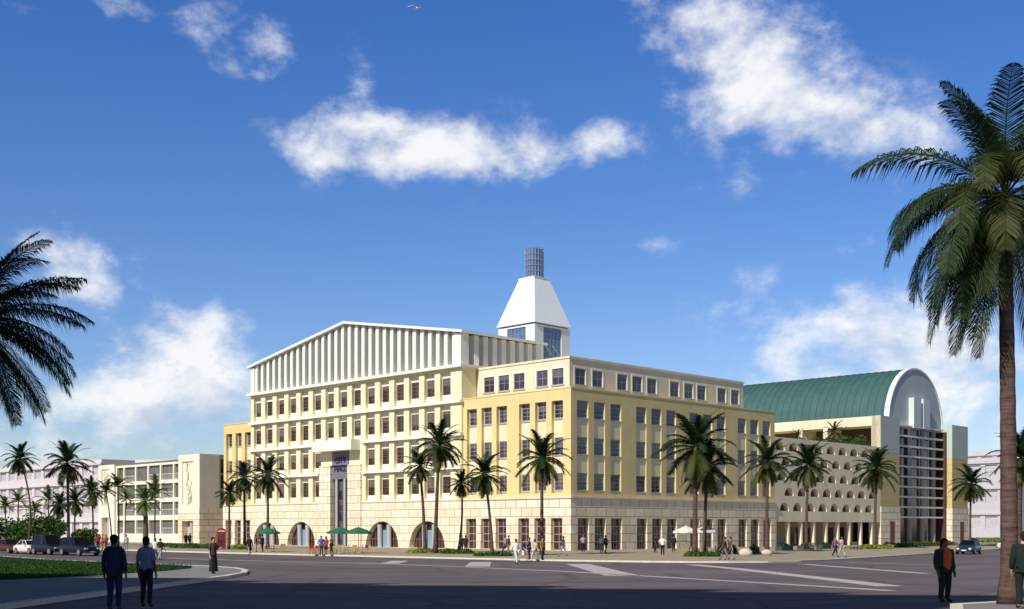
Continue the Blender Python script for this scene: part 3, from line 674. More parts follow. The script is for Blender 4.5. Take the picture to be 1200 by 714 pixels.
V_(e, 'vault_rim', M['white'])
for a, b2 in ((82.0, 84.5), (85.3, 87.6)): e = MB(); e.box(VE + .01, VE + .9, a, b2, 18.5, 23.3); V_(e, 'white_shaft', M['shaft'])
# cream wall with the roof garden loggia, facing the terrace
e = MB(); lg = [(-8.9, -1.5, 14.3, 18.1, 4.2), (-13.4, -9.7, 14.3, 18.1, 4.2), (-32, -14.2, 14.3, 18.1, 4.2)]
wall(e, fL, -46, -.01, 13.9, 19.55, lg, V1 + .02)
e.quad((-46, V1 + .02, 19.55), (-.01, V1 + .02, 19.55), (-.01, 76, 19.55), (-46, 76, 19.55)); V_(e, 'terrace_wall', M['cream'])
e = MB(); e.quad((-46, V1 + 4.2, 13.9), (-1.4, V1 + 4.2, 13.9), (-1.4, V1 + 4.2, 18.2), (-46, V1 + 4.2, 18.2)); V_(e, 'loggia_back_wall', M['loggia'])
for a, b2, f_ in ((PA, PB, 1), (PC_, PD, 0)):
    back = -1.45 if f_ else -9
    e = MB(); e.box(back, 0, a, b2, 5.9, 14.0); py = V_(e, 'pylon', M['pylon_y'])
    e = MB(); e.box(back, .012, a - .012 if not f_ else a, b2 + .012, 14.0, 19.6); V_(e, 'pylon_cap', M['pylon_g'], py)
    e = MB(); e.box(back, .1, a + .001 if f_ else a - .1, b2 + .1, 0, 5.9); V_(e, 'pylon_base', M['stone'], py)
    e = MB(); e.box(.1, .13, (a + b2) / 2 - .2, (a + b2) / 2 + 1.2, .12, 3.6); V_(e, 'door', M['rust'], py)
GD = 1.62
e = MB(); e.quad((-GD - .5, PB, 0), (-GD - .5, PC_, 0), (-GD - .5, PC_, 18.9), (-GD - .5, PB, 18.9)); V_(e, 'curtain_glass', M['glass_brown'])
for a, b2 in ((PB + .001, PB + .9), (PC_ - .7, PC_ - .001)): e = MB(); e.box(-GD - .4, -.9, a, b2, .1, 18.4); V_(e, 'side_screen', M['screen'])
e = MB()
for k in range(10): z = 4.15 + 1.6 * k; e.box(-GD - .3, -GD + .5, PB + .902, PC_ - .702, z, z + .27)
for v in (PB + 5.6, PB + 6.0, PB + 9.3, PB + 12.6): e.box(-GD + .2, -GD + .3, v - .03, v + .03, 4.4, 18.5)
V_(e, 'floor_grid', M['gridw'])
for v in (PB + 2.0, PB + 6.9, PB + 11.3, PB + 15.2): e = MB(); e.lathe(-GD - .3, v, [(.42, .1), (.42, 18.6)], 16); V_(e, 'column', M['colgrey'])
e = MB(); e.box(-50, -9, PA + .01, PD, 0, 13.88).box(-60, -9, PC_, PD, 13.88, 19.0); V_(e, 'rear_block', M['pylon_g'])

# ------------------------------------------------------------------ office building on the left
ox, oy = -49.7, 190
ob = thing('office_building', 'cream four storey office block with framed balconies and two relief pylons', 'building', (ox, oy, 0), R45)
s = MB(); st = MB(); L0 = -34.8
wall(s, fL, -6.6, 0, 5.75, 14.4, [(-5.4, -1.9, 6.2, 13.3, .22)], 0)
wall(s, fL, L0, -28.7, 0, 13.75, [(L0 + 1.2, L0 + 4.0, 6.2, 13.0, .22), (L0 + 1.2, L0 + 4.0, .14, 4.4, 1.2)], 0)
s.quad((-5.4, .22, 6.2), (-1.9, .22, 6.2), (-1.9, .22, 13.3), (-5.4, .22, 13.3)); s.quad((L0 + 1.2, .22, 6.2), (L0 + 4, .22, 6.2), (L0 + 4, .22, 13), (L0 + 1.2, .22, 13))
COLS = [(-28.4, -26.1), (-25.7, -21.9), (-21.5, -17.55), (-17.15, -13.3), (-12.9, -9.0), (-8.6, -6.9)]; RWS = [(1.6, 3.9), (4.7, 6.9), (7.6, 10.0), (10.6, 13.1)]
wall(s, fL, -28.7, -6.6, 0, 13.75, [(a, b2, z0, z1, .5) for a, b2 in COLS for z0, z1 in RWS], .35)
for u in (-28.7, -6.6): s.quad((u, 0, 0), (u, .35, 0), (u, .35, 13.75), (u, 0, 13.75))
s.quad((L0, 0, 13.75), (-6.6, 0, 13.75), (-6.6, 20, 13.75), (L0, 20, 13.75)); s.quad((-6.6, 0, 13.7), (-6.6, 9, 13.7), (-6.6, 9, 14.4), (-6.6, 0, 14.4)); s.quad((-6.6, 0, 14.4), (0, 0, 14.4), (0, 9, 14.4), (-6.6, 9, 14.4))
s.quad((L0, 0, 0), (L0, 20, 0), (L0, 20, 13.75), (L0, 0, 13.75)); s.quad((L0, 20, 0), (0, 20, 0), (0, 20, 13.75), (L0, 20, 13.75))
wall(s, fR, 0, 3.6, 5.75, 14.4, [], 0); wall(s, fR, 3.6, 20, 5.75, 14.4, [(4.0, 8.2, z, z + 2.3, .3) for z in (6.2, 8.9, 11.4)] + [(9.0, 14.0, z, z + 2.3, .3) for z in (6.2, 8.9, 11.4)], .3)
s.quad((0, 3.6, 5.7), (-.3, 3.6, 5.7), (-.3, 3.6, 14.4), (0, 3.6, 14.4))
s.build('wall', M['office'], ob)
wall(st, fL, -6.6, .06, 0, 5.75, [(-5.4, -1.9, .14, 3.7, 1.2)], -.06); wall(st, fR, -.06, 20, 0, 5.75, [(4.2, 7.2, .14, 3.9, .6)], -.06); st.quad((-6.6, -.06, 0), (-6.6, .35, 0), (-6.6, .35, 5.75), (-6.6, -.06, 5.75))
st.quad((-6.6, -.06, 5.75), (.06, -.06, 5.75), (.06, 0, 5.75), (-6.6, 0, 5.75)); st.build('stone_base', M['stone'], ob)
for i, (a, b2) in enumerate(COLS):
    for k, (z0, z1) in enumerate(RWS):
        window(ob, fL, (a + b2) / 2, .72, z0, b2 - a - .01, z1 - z0 - .01, 'balcony_window', 3, 1, 'bronze', 'glass_grey', bar=.05)
        if (i + k) % 2 == 0 or i == 4:
            r_ = MB(); r_.box(a + .01, b2 - .01, .5, .54, z0 + .95, z0 + 1.0)
            x = a + .15
            while x < b2 - .1: r_.box(x, x + .03, .505, .535, z0, z0 + .95); x += .3
            r_.build('railing', M['metalwhite'], ob)
for z in (6.2, 8.9, 11.4):
    window(ob, fR, 6.1, .5, z, 4.19, 2.29, 'side_window', 4, 2, 'bronze', 'glass'); window(ob, fR, 11.5, .5, z, 4.99, 2.29, 'side_window', 4, 2, 'bronze', 'glass')
dd = MB(); dd.box(-.5, -.45, 4.2, 7.2, .14, 3.88); dd.build('side_door', M['rust'], ob)
for a, b2, h in ((-5.4, -1.9, 3.5), (L0 + 1.2, L0 + 4.0, 4.2)):
    d_ = MB(); d_.box(a + .01, b2 - .01, 1.05, 1.1, .14, h); dro = d_.build('entrance_door', M['tan'], ob)
    d_ = MB(); d_.lathe((a + b2) / 2 + .5, .5, [(.3, .14), (.3, h + .1)], 12); d_.build('entrance_column', M['granite'], ob)
rg = random.Random(5)
for a0, w_, z0, h_ in ((-5.1, 2.9, 6.5, 6.4), (L0 + 1.4, 2.3, 6.5, 6.0)):
    rl = MB()
    for k in range(4):
        ph, ph2 = rg.uniform(0, 6), rg.uniform(0, 6)
        pts = [(a0 + w_ * (.5 + .34 * math.sin(ph + i * .33 + k) * math.cos(i * .11 + ph2)), .17, z0 + h_ * (i / 26 + .05 * math.sin(i * .8 + ph2))) for i in range(27)]
        rl.tube(pts, .055, 5)
    rl.build('relief', M['tan'], ob)
pr = MB(); pr.add([(-27, 3, 13.76), (-7, 3, 13.76), (-7, 16, 13.76), (-27, 16, 13.76), (-27, 3, 14.6), (-7, 3, 13.9), (-7, 16, 13.9), (-27, 16, 14.6)], [(3,2,1,0),(4,5,6,7),(0,1,5,4),(1,2,6,5),(2,3,7,6),(3,0,4,7)]); pr.build('roof', M['grey_wall'], ob)

# ------------------------------------------------------------------ blocks far off, distance haze put into their pale colours
def far_block(name, label, loc, L, D, H, floors, cols, m, gm, rot=R45):
    r = thing(name, label, 'building', loc, rot); w = MB(); hs = []
    fh = H / floors
    for k in range(floors):
        for c_ in range(cols):
            a = -L + L * (c_ + .14) / cols; hs.append((a, a + L / cols * .72, k * fh + fh * .36, k * fh + fh * .84))
    wall(w, fL, -L, 0, 0, H + .8, [h + (.5,) for h in hs], 0)
    wall(w, fR, 0, D, 0, H + .8, [], 0); w.quad((-L, 0, H), (0, 0, H), (0, D, H), (-L, D, H)); w.quad((-L, 0, 0), (-L, D, 0), (-L, D, H), (-L, 0, H)); w.quad((-L, D, 0), (0, D, 0), (0, D, H), (-L, D, H))
    for k in range(floors): w.box(-L, .3, -.4, -.001, k * fh + fh * .9, k * fh + fh)
    w.build('wall', m, r)
    for h in hs: window(r, fL, (h[0] + h[1]) / 2, .3, h[2], h[1] - h[0] - .01, h[3] - h[2] - .01, 'window', 3, 1, 'ghost_f', gm, bar=.1, fr=.1)
    return r
M['ghost_f'] = M['ghost']
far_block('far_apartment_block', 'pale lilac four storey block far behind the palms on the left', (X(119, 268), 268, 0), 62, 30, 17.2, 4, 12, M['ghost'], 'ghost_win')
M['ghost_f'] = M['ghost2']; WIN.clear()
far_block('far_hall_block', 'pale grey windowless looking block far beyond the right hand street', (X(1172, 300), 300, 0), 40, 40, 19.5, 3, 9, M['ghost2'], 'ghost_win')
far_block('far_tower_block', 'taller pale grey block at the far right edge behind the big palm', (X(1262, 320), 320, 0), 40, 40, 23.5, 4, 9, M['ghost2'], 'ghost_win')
# added unseen block behind the viewer, its roofline shaped to shadow the foreground
bt = thing('shadow_caster_block', 'tall unseen block added behind the viewer to shade the near road and palms', 'building', (-130, -2, 0), 0)
def prism(mb, P, z0, z1):
    n = len(P); mb.add([(x, y, z0) for x, y in P] + [(x, y, z1) for x, y in P], [tuple(range(n - 1, -1, -1)), tuple(range(n, 2 * n))] + [(i, (i+1) % n, n + (i+1) % n, n + i) for i in range(n)])
w = MB(); hx = [(0, 78), (36, 74), (46, 70.5), (55, 67.5), (64, 65), (73, 63), (80, 61.2), (88, 59), (95, 57), (100, 55.5), (106, 0)]
for (x0, h), (x1, _) in zip(hx[:-1], hx[1:]):
    f0, f1 = -.1185 * x0, -.1185 * x1; prism(w, [(x0, f0), (x1, f1), (x1 - 20.5, f1 - 25), (x0 - 20.5, f0 - 25)], 0, h)
w.build('wall', M['tan'], bt)
sb = thing('added_side_block', 'lower unseen block added left of the viewer to block sky light', 'building', (-90, -2, 0), 0)  # added out of view to cut sky light on the near ground
w = MB(); w.box(0, 64, .1, 20, 0, 28); w.build('wall', M['tan'], sb)
rbk = thing('added_side_block', 'unseen block added right of the viewer to block sky light', 'building', (46, 2, 0), 0)  # likewise added, keeps sky light off the foreground from the right
w = MB(); w.box(0, 40, 0, 48, 0, 30); w.build('wall', M['tan'], rbk)
# ------------------------------------------------------------------ palms
rnd = random.Random(11)
def frond(mb, rg, L, az, e0, droop, wl, n, age, seg=1):
    """one feather frond from the origin: rib, then leaflets both sides that hang with gravity"""
    N = 14; pts = [Vector((0, 0, 0))]; e = e0; tw = rg.uniform(-.25, .25); a = az
    for i in range(N):
        t = (i + 1) / N; e = e0 - droop * t ** 1.5; a = az + tw * t
        pts.append(pts[-1] + Vector((math.cos(e) * math.cos(a), math.cos(e) * math.sin(a), math.sin(e))) * (L / N))
    mb.tube([tuple(p) for p in pts], [L * .011 * (1 - .85 * i / N) for i in range(N + 1)], 3, False); k0 = len(mb.attr)
    b0 = len(mb.v)
    def at(t):
        x = t * N; i = min(int(x), N - 1); f = x - i; return pts[i].lerp(pts[i+1], f), (pts[i+1] - pts[i]).normalized()
    for j in range(n):
        t = .12 + .87 * (j + rg.uniform(-.2, .2)) / n
        p, d = at(min(max(t, .1), .995)); s_ = d.cross(Vector((0, 0, 1)))
        if s_.length < .05: s_ = Vector((-math.sin(a), math.cos(a), 0))
        s_.normalize(); up = s_.cross(d)
        ll = L * wl * (math.sin(math.pi * min(1, .16 + t * .84)) ** .55) * rg.uniform(.82, 1.1) * (1 if t < .97 else .7)
        hang = rg.uniform(.5, 1.25) * (1.0 if e0 < .9 else .55)
        for sd_ in (-1, 1):
            dirv = (s_ * sd_ * .82 + d * .62 + up * .18).normalized(); gv = .62 if seg == 2 else .42; tip = p + dirv * ll * .6 + Vector((0, 0, -1)) * ll * gv * .3 * hang
            end = p + dirv * ll * .84 + Vector((0, 0, -1)) * ll * gv * hang
            w = d * (L * (.0085 if seg == 2 else .024) * (30 / max(n, 20)) ** .5)
            g = age + rg.uniform(-.06, .1)
            if seg == 2: mb.add([tuple(p - w * .6), tuple(p + w * .6), tuple(tip + w), tuple(tip - w), tuple(end)], [(0, 1, 2, 3), (3, 2, 4)], g)
            else: mb.add([tuple(p - w), tuple(p + w), tuple(end + w * .3)], [(0, 1, 2)], g)
def crown_mesh(seed, nf, n, seg, wl=.24, lo=-1.0, hi=1.45, m='frond', nuts=True, skirt=3, dead=.8):
    rg = random.Random(seed); mb = MB()
    for i in range(nf):
        t = (i + .5) / nf; e0 = hi + (lo - hi) * t ** 1.1 + rg.uniform(-.1, .1); az = i * 2.39996 + rg.uniform(-.3, .3)
        droop = rg.uniform(.75, 1.25) * (1.0 if e0 > .9 else 1.25 if e0 > 0 else .7)
        frond(mb, rg, rg.uniform(.86, 1.05) * (1 if t < .8 else .85), az, e0, droop, wl, n, max(0, (t - .5) * .9), seg)
    for i in range(skirt):
        frond(mb, rg, rg.uniform(.6, .75), rg.uniform(0, 6.28), -1.25, .15, wl * .8, n // 2, dead, seg)
    me = mb.mesh('crown', M[m], attr='age')
    return me
def nut_mesh():
    mb = MB(); rg = random.Random(3)
    for i in range(7):
        a = i * 6.28 / 7; r = .055; cx, cy, cz = .06 * math.cos(a), .06 * math.sin(a), -.07 - rg.uniform(0, .06)
        mb.lathe(cx, cy, [(r * .3, cz - r), (r * .85, cz - r * .5), (r, cz), (r * .8, cz + r * .55), (r * .25, cz + r)], 7)
    return mb.mesh('coconut', M['nut'], True)
M['nut'] = m_plain('coconut_husk', (.17, .13, .05), .6)
CRN = [crown_mesh(s, 34, 34, 1, .27, -1.2, 1.5, skirt=6) for s in (1, 2, 3)]
CRY = [crown_mesh(21, 16, 24, 1, .3, -.2, 1.4, 'frond_y', skirt=1), crown_mesh(22, 14, 24, 1, .32, .1, 1.4, 'frond_y', skirt=0)]
CRS = [crown_mesh(31, 15, 22, 1, .22, -.5, 1.35, skirt=0)]
NUT = nut_mesh()
def palm(label, px, d, py, r, base_px=None, crown=None, tw=.17, rot=None, group='coconut palms', name='coconut_palm', bend=0, nuts=True, flare=1.5):
    """crown centre seen at (px, py) at distance d; r = crown radius in pixels of the photograph"""
    bx = X(base_px if base_px is not None else px, d); z0 = gz(d) + .1; cx = X(px, d); cz = Z(py, d); Lr = r / FPX * d
    t = thing(name, label, 'palm tree', (bx, d, z0), 0, group)
    mb = MB(); h = cz - z0; n = 12; pts = []; rad = []
    for i in range(n + 1):
        s = i / n; pts.append(((cx - bx) * s ** 1.5 + bend * math.sin(math.pi * s), .1 * math.sin(s * 4), h * s)); rad.append(tw * (1.12 - .4 * s) * (1 + (flare - 1) * max(0, 1 - s * 9)))
    mb.tube(pts, rad, 9); mb.build('trunk', M['trunk'], t, smooth=True)
    cm = crown if crown is not None else CRN[rnd.randrange(3)]
    c = link('crown', cm, None, t, (cx - bx, .1 * math.sin(4), h), rnd.uniform(0, 6.28) if rot is None else rot); c.scale = (Lr * 1.22,) * 3
    if nuts: k = link('coconut', NUT, None, c)
    return t
# in front of the city hall
palm('smallest of the three bushy palms behind the red phone box', 269, 141, 578, 17, 268, tw=.14)
palm('middle palm of the three near the red phone box', 286, 143, 560, 21, 286.5)
palm('tallest of the three palms left of the first stone arch', 314, 142, 556, 25, 313.5)
palm('leaning palm before the last arch, left of its taller partner', 492, 119, 546, 22, 498, tw=.16)
palm('tall windswept palm standing before the arch nearest the yellow building', 515, 118, 523, 32, 510, tw=.19)
palm('small thin palm between arch and first shop window of yellow building', 541, 121, 567, 18, 537, tw=.11, bend=.25)
palm('leaning dark palm before the yellow building shop windows', 568, 107, 556, 29, 577, tw=.13)
palm('palm with pale trunk in front of the yellow building corner', 635, 111, 537, 34, 635, tw=.17)
palm('largest palm before the shaded yellow wall, over the white cafe parasols', 816, 108, 524, 47, 814.5, tw=.22)
palm('slightly lower palm just right of the largest one by the white parasols', 829, 110, 548, 36, 825.5, tw=.17)
palm('palm at the junction of yellow building and arcade wall', 899, 124, 541, 31, 899, tw=.18)
palm('palm in front of the middle of the arcade wall', 947, 140, 545, 31, 945, tw=.18)
palm('palm at the right end of the arcade by the glass hall', 1027, 144, 549, 29, 1025.5, tw=.17)
palm('lone palm beyond the glass hall above the dark car', 1138, 175, 567, 25, 1137, tw=.17)
palm('bright lit palm half hidden behind the big foreground trunk', 1196, 75, 537, 36, 1194, tw=.2)
# left side
palm('thin tall palm with a bent trunk, furthest left over the parked cars', 24, 150, 538, 21, 32, tw=.12, bend=.6, crown=CRN[0])
palm('tall full palm standing over the parked cars at left', 79, 155, 543, 29, 80, tw=.2)
palm('low dark palm just left of the tall full palm trunk', 70, 178, 592, 17, 70, tw=.13)
palm('low dark palm just right of the tall full palm trunk', 88, 176, 588, 18, 87, tw=.13)
palm('dark palm at the left corner of the balcony office block', 108, 174, 577, 20, 109, tw=.14)
palm('leftmost light green palm with a leaning stem before the balcony block', 124.5, 160, 576, 17, 131, tw=.09, crown=CRY[0], nuts=False, flare=1.2)
palm('taller light green palm before the left end of the balcony block', 138.5, 160, 570, 18, 139, tw=.11, crown=CRY[1], nuts=False, flare=1.2)
palm('slim light green palm second in front of the balconies', 148, 158, 585, 13, 146, tw=.08, crown=CRY[0], nuts=False, flare=1.2)
palm('stout palm with a rusty skirt of dead leaves before the balconies', 170.5, 155, 588, 21, 170.5, tw=.34, crown=crown_mesh(41, 24, 26, 1, .26, -.7, 1.4, 'frond_y', skirt=10, dead=1.2), nuts=False, flare=1.1)
palm('slender light green palm right of the rusty skirted one', 182, 157, 578, 20, 181, tw=.1, crown=CRY[1], nuts=False, flare=1.2)
for i, (px, py, r, d, lb) in enumerate([(6, 594, 16, 170, 'yellow green clump palm at the very left edge behind cars'), (22, 588, 16, 176, 'yellow green clump palm left of the bent thin trunk'), (41, 600, 16, 172, 'short yellow green palm right of the bent thin trunk'), (57, 586, 16, 180, 'taller yellow green palm behind the dark van')]):
    palm(lb, px, d, py, r, px + rnd.uniform(-3, 3), tw=.1, crown=CRY[i % 2], nuts=False, flare=1.2, group='light green palms over the cars')
# the two great foreground palms
BIG = crown_mesh(77, 26, 78, 2, .23, -1.05, 1.5, skirt=2); BIG2 = crown_mesh(78, 24, 70, 2, .23, -.85, 1.4, skirt=2)
FGP = []
def big_palm(label, px, py, d, base_px, L, fr, tw):
    bx = X(base_px, d); z0 = gz(d) + .1; cx = X(px, d); h = Z(py, d) - z0
    t = thing('coconut_palm', label, 'palm tree', (bx, d, z0), 0); mb = MB(); n = 26
    mb.tube([((cx - bx) * (i / n) ** 1.6, 0, h * i / n) for i in range(n + 1)], [tw * (1.1 - .3 * i / n) * (1 + .5 * max(0, 1 - i / n * 12)) * (1.03 if i % 2 else .97) for i in range(n + 1)], 14)
    mb.build('trunk', M['trunk'], t, smooth=True)
    rg = random.Random(len(label)); mb = MB()
    for az, e0, dr, sc_, ag in fr: frond(mb, rg, L * sc_, R(az + rg.uniform(-6, 6)), R(e0 + rg.uniform(-4, 4)), R(dr), .26, 104, ag * .6, 2)
    c = link('crown', mb.mesh('crown', M['frond'], attr='age'), None, t, (cx - bx, 0, h)); k = link('coconut', NUT, None, c); k.scale = (L * .8,) * 3
    return t
# azimuth 180 = towards picture left, 270 = towards the viewer
fr = [(172, 80, 38, .92, 0), (200, 68, 62, .85, 0), (250, 76, 45, .9, 0), (15, 74, 50, .92, 0), (100, 75, 40, .9, 0), (135, 84, 55, .95, 0), (310, 70, 60, .9, 0), (182, 40, 78, 1.12, .02), (205, 16, 75, 1.02, .1), (172, 5, 85, .98, .05), (235, 48, 130, .95, .28), (262, 50, 140, .92, .42), (215, -8, 70, 1.0, .08), (190, -28, 55, .98, .02), (160, -35, 48, .95, .1), (228, -40, 45, .85, .2),
      (290, 45, 135, .95, .3), (320, 25, 95, 1.0, .1), (0, 38, 85, 1.05, 0), (340, 5, 80, 1.0, .05), (10, -20, 60, 1.0, .05), (300, -25, 55, .9, .3), (345, -42, 42, .95, .1), (60, 30, 90, 1, 0), (120, 28, 95, 1, 0), (90, -5, 80, 1, 0), (140, -15, 70, .95, 0), (40, -20, 60, .95, 0), (275, -50, 35, .8, .5), (200, -55, 30, .85, .3), (240, -62, 22, .8, .6), (175, -8, 95, 1.0, .05), (186, 22, 115, 1.02, .05), (222, 20, 130, .95, .25), (160, -48, 40, .95, .1), (180, -58, 25, .95, .15), (210, -45, 40, 1.0, .1), (250, 10, 110, .9, .4), (330, -10, 90, .95, .1), (20, 8, 100, 1, .05), (0, -45, 35, .95, .1), (178, -66, 14, 1.12, .2), (196, -72, 10, 1.1, .4), (165, -74, 8, 1.05, .3), (215, -64, 16, 1.05, .2), (184, -50, 28, 1.1, .1), (350, -68, 12, 1.1, .3), (20, -72, 10, 1.05, .4)]
FGP.append(big_palm('huge palm rising in the right foreground, trunk before the street', 1177, 232, 30, 1183, 3.75, fr, .2))
fr2 = [(0, 38, 42, 1.05, 0), (25, 50, 60, 1.0, 0), (0, 18, 45, 1.08, 0), (350, 6, 62, 1.0, 0), (10, -6, 55, 1.0, 0), (5, -20, 42, 1.05, 0), (352, -32, 30, 1.1, 0), (0, -48, 22, 1.0, .05), (8, 28, 60, 1.05, 0), (348, 30, 50, .95, 0), (15, 2, 60, 1.0, 0), (356, -12, 50, 1.05, 0), (12, -40, 30, 1.05, 0), (350, -55, 18, 1, 0), (5, 60, 50, 1, 0), (20, -62, 12, .95, .05), (330, 60, 70, 1, 0), (180, 30, 80, 1, 0), (210, 10, 80, 1, 0), (150, 0, 80, 1, 0), (90, 60, 80, 1, 0), (270, 55, 90, 1, 0), (60, 20, 80, 1, 0), (300, 20, 80, 1, 0), (330, -40, 40, 1, .1), (100, -10, 70, 1, 0), (240, -30, 60, 1, .1), (30, 70, 30, 1, 0), (180, -30, 60, 1, 0)]
FGP.append(big_palm('dark palm at the left edge with only its right fronds in view', -36, 374, 26, -44, 2.6, fr2, .2))

# ------------------------------------------------------------------ shrubs, beds, hedges, lawn grass
def leaves(mb, rg, cx, cy, cz, rx, ry, rz, n, s, flat=False):
    for i in range(n):
        while True:
            x, y, z = rg.uniform(-1, 1), rg.uniform(-1, 1), rg.uniform(0 if flat else -1, 1)
            q = x*x + y*y + z*z
            if q < 1 and q > .25 * rg.random(): break
        p = Vector((cx + x * rx, cy + y * ry, cz + z * rz)); a = Vector((rg.gauss(0, 1), rg.gauss(0, 1), rg.gauss(0, 1) * .6)).normalized(); b = a.cross(Vector((rg.gauss(0, 1), rg.gauss(0, 1), rg.gauss(0, 1)))).normalized()
        k = s * rg.uniform(.6, 1.3); mb.add([tuple(p - a * k), tuple(p + b * k * .45), tuple(p + a * k), tuple(p - b * k * .45)], [(0, 1, 2, 3)], rg.uniform(-.2, .6))
def shrub(name, label, pts, m='shrub', h=.7, n=500, s=.16, cat='shrub', group=None):
    """a low bed: list of (x, y, rx, ry)"""
    cx = sum(p[0] for p in pts) / len(pts); cy = sum(p[1] for p in pts) / len(pts); rg = random.Random(hash(label) % 1 + len(label)); z0 = gz(cy) + .12
    mb = MB()
    for x, y, rx, ry in pts: leaves(mb, rg, x - cx, y - cy, -.05, rx, ry, h * rg.uniform(.8, 1.15), n, s, True)
    me = mb.mesh(name, M[m], attr='age'); o = link(name, me, None, None, (cx, cy, z0)); return tag(o, label, cat, group)
def row(p0, p1, n, rx, ry): return [(p0[0] + (p1[0]-p0[0]) * i / max(1, n-1), p0[1] + (p1[1]-p0[1]) * i / max(1, n-1), rx, ry) for i in range(n)]
def PX(px, d): return (X(px, d), d)
shrub('planting_bed', 'low green planting bed round the two palms at the last arch', row(PX(484, 119), PX(519, 119), 5, .8, 1.6), 'shrub_y', .5, 260, cat='planting bed', group='low planting beds')
shrub('planting_bed', 'dark low planting bed under the thin palm beside the last arch', row(PX(524, 117), PX(547, 117), 4, .8, 1.5), 'shrub', .5, 260, cat='planting bed', group='low planting beds')
shrub('planting_bed', 'low planting bed round the leaning palm before the yellow building', row(PX(563, 107), PX(592, 107), 5, .7, 1.3), 'shrub', .42, 260, cat='planting bed', group='low planting beds')
shrub('planting_bed', 'bright green bed at the foot of the largest palm by the parasols', row(PX(809, 105.5), PX(838, 105.5), 5, .6, 1.2), 'shrub', .5, 300, cat='planting bed', group='low planting beds')
shrub('planting_bed', 'green bed at the foot of the palm by the glass hall', row(PX(1014, 142), PX(1040, 142), 5, .8, 1.4), 'shrub_y', .65, 260, cat='planting bed', group='low planting beds')
shrub('bush', 'bright yellow green bush beside the red phone box', [(X(280, 139), 139, 1.0, .9)], 'shrub_y', .85, 700, .15, 'bush')
shrub('hedge', 'long low hedge in front of the relief pylon of the balcony block', row(PX(192, 158), PX(252, 150), 10, 1.1, .8), 'shrub', .55, 260, cat='hedge')
shrub('hedge', 'low dark hedge along the pavement left of the yellow bush', row(PX(206, 147), PX(250, 144), 8, .9, .6), 'shrub', .35, 220, cat='hedge')
shrub('hedge', 'clipped hedge in front of the glass hall and its columns', row((X(1042, 150), 150), (X(1112, 172), 172), 12, 1.3, .9), 'shrub', .7, 260, cat='hedge')
shrub('hedge', 'far pale hedge along the street beyond the dark car', row((X(1118, 205), 205), (X(1230, 205), 205), 12, 1.8, 1.2), 'shrub_y', .9, 220, .2, cat='hedge')
for i, (px, py, lb) in enumerate([(846, 0, 'bush in shade left of the boulder before the yellow wall'), (858, 0, 'round potted looking bush at the shop windows near the boulders'), (884, 0, 'bush between the two boulders near the arcade')]):
    shrub('bush', lb, [(X(px, 118 + i), 118 + i, .6, .6)], 'shrub', 1.0, 300, .14, 'bush', 'bushes by the boulders')
for px, d, rx, rz, lb in ((4, 158, 3.2, 5.0, 'large leafy bush behind the cars at the left edge'), (20, 166, 3.0, 4.2, 'rounded leafy bush behind the cars, second from the left edge'), (46, 164, 3.0, 4.6, 'leafy bush between the bent palm and the white car'), (63, 170, 2.6, 3.6, 'leafy bush behind the tall van like car'), (97, 172, 2.2, 3.0, 'leafy bush behind the dark blue car')):
    x, y = PX(px, d); mb = MB(); g_ = random.Random(px); 
    for q in range(6): leaves(mb, g_, g_.uniform(-.6, .6) * rx, g_.uniform(-.5, .5) * rx, g_.uniform(.25, .7) * rz, rx * .5, rx * .5, rz * .36, 190, .3)
    tag(link('bush', mb.mesh('bush', M['shrub'], attr='age'), None, None, (x, y, .1)), lb, 'bush', 'leafy bushes behind the cars')
# roof garden of the arcade
def wpt(u, v, z): return W(u, v, z)
def roof_shrub(label, u, v, n=420):
    x, y, z = W(u, v, 14.0); mb = MB(); leaves(mb, random.Random(int(-u * 7)), 0, 0, .3, 1.6, 1.6, 2.5, n, .26, True); o = link('bush', mb.mesh('bush', M['shrub'], attr='age'), None, None, (x, y, z)); tag(o, label, 'bush', 'roof garden bushes')
for u, v, lb in ((-2.6, 67.6, 'roof garden bush nearest the grey pylon'), (-4.8, 67.2, 'roof garden bush right of the larger roof palm'), (-7.4, 67.4, 'roof garden bush under the larger roof palm'), (-9.6, 67.0, 'roof garden bush between the two loggia piers'), (-12, 67.2, 'roof garden bush left of the right loggia pier'), (-15.5, 67, 'roof garden bush left of the smaller roof palm')): roof_shrub(lb, u, v)
for u, v, lb in ((-18.5, 67.2, 'roof garden bush furthest but one to the left over the arcade'), (-22, 67.2, 'roof garden bush furthest left over the arcade')): roof_shrub(lb, u, v)
def roof_palm(label, u, v, r, h):
    x, y, z = W(u, v, 14.0); t = thing('roof_palm', label, 'palm tree', (x, y, z), 0, 'roof garden palms'); mb = MB(); mb.tube([(0, 0, 0), (.05, 0, h)], [.14, .1], 7); mb.build('trunk', M['trunk'], t); c = link('crown', CRS[0], None, t, (.05, 0, h), u); c.scale = (r,) * 3
roof_palm('larger small palm in the roof garden over the arcade', -6.6, 67.2, 2.6, 3.4); roof_palm('smaller palm in the roof garden over the arcade', -12.8, 67.0, 1.8, 3.0)
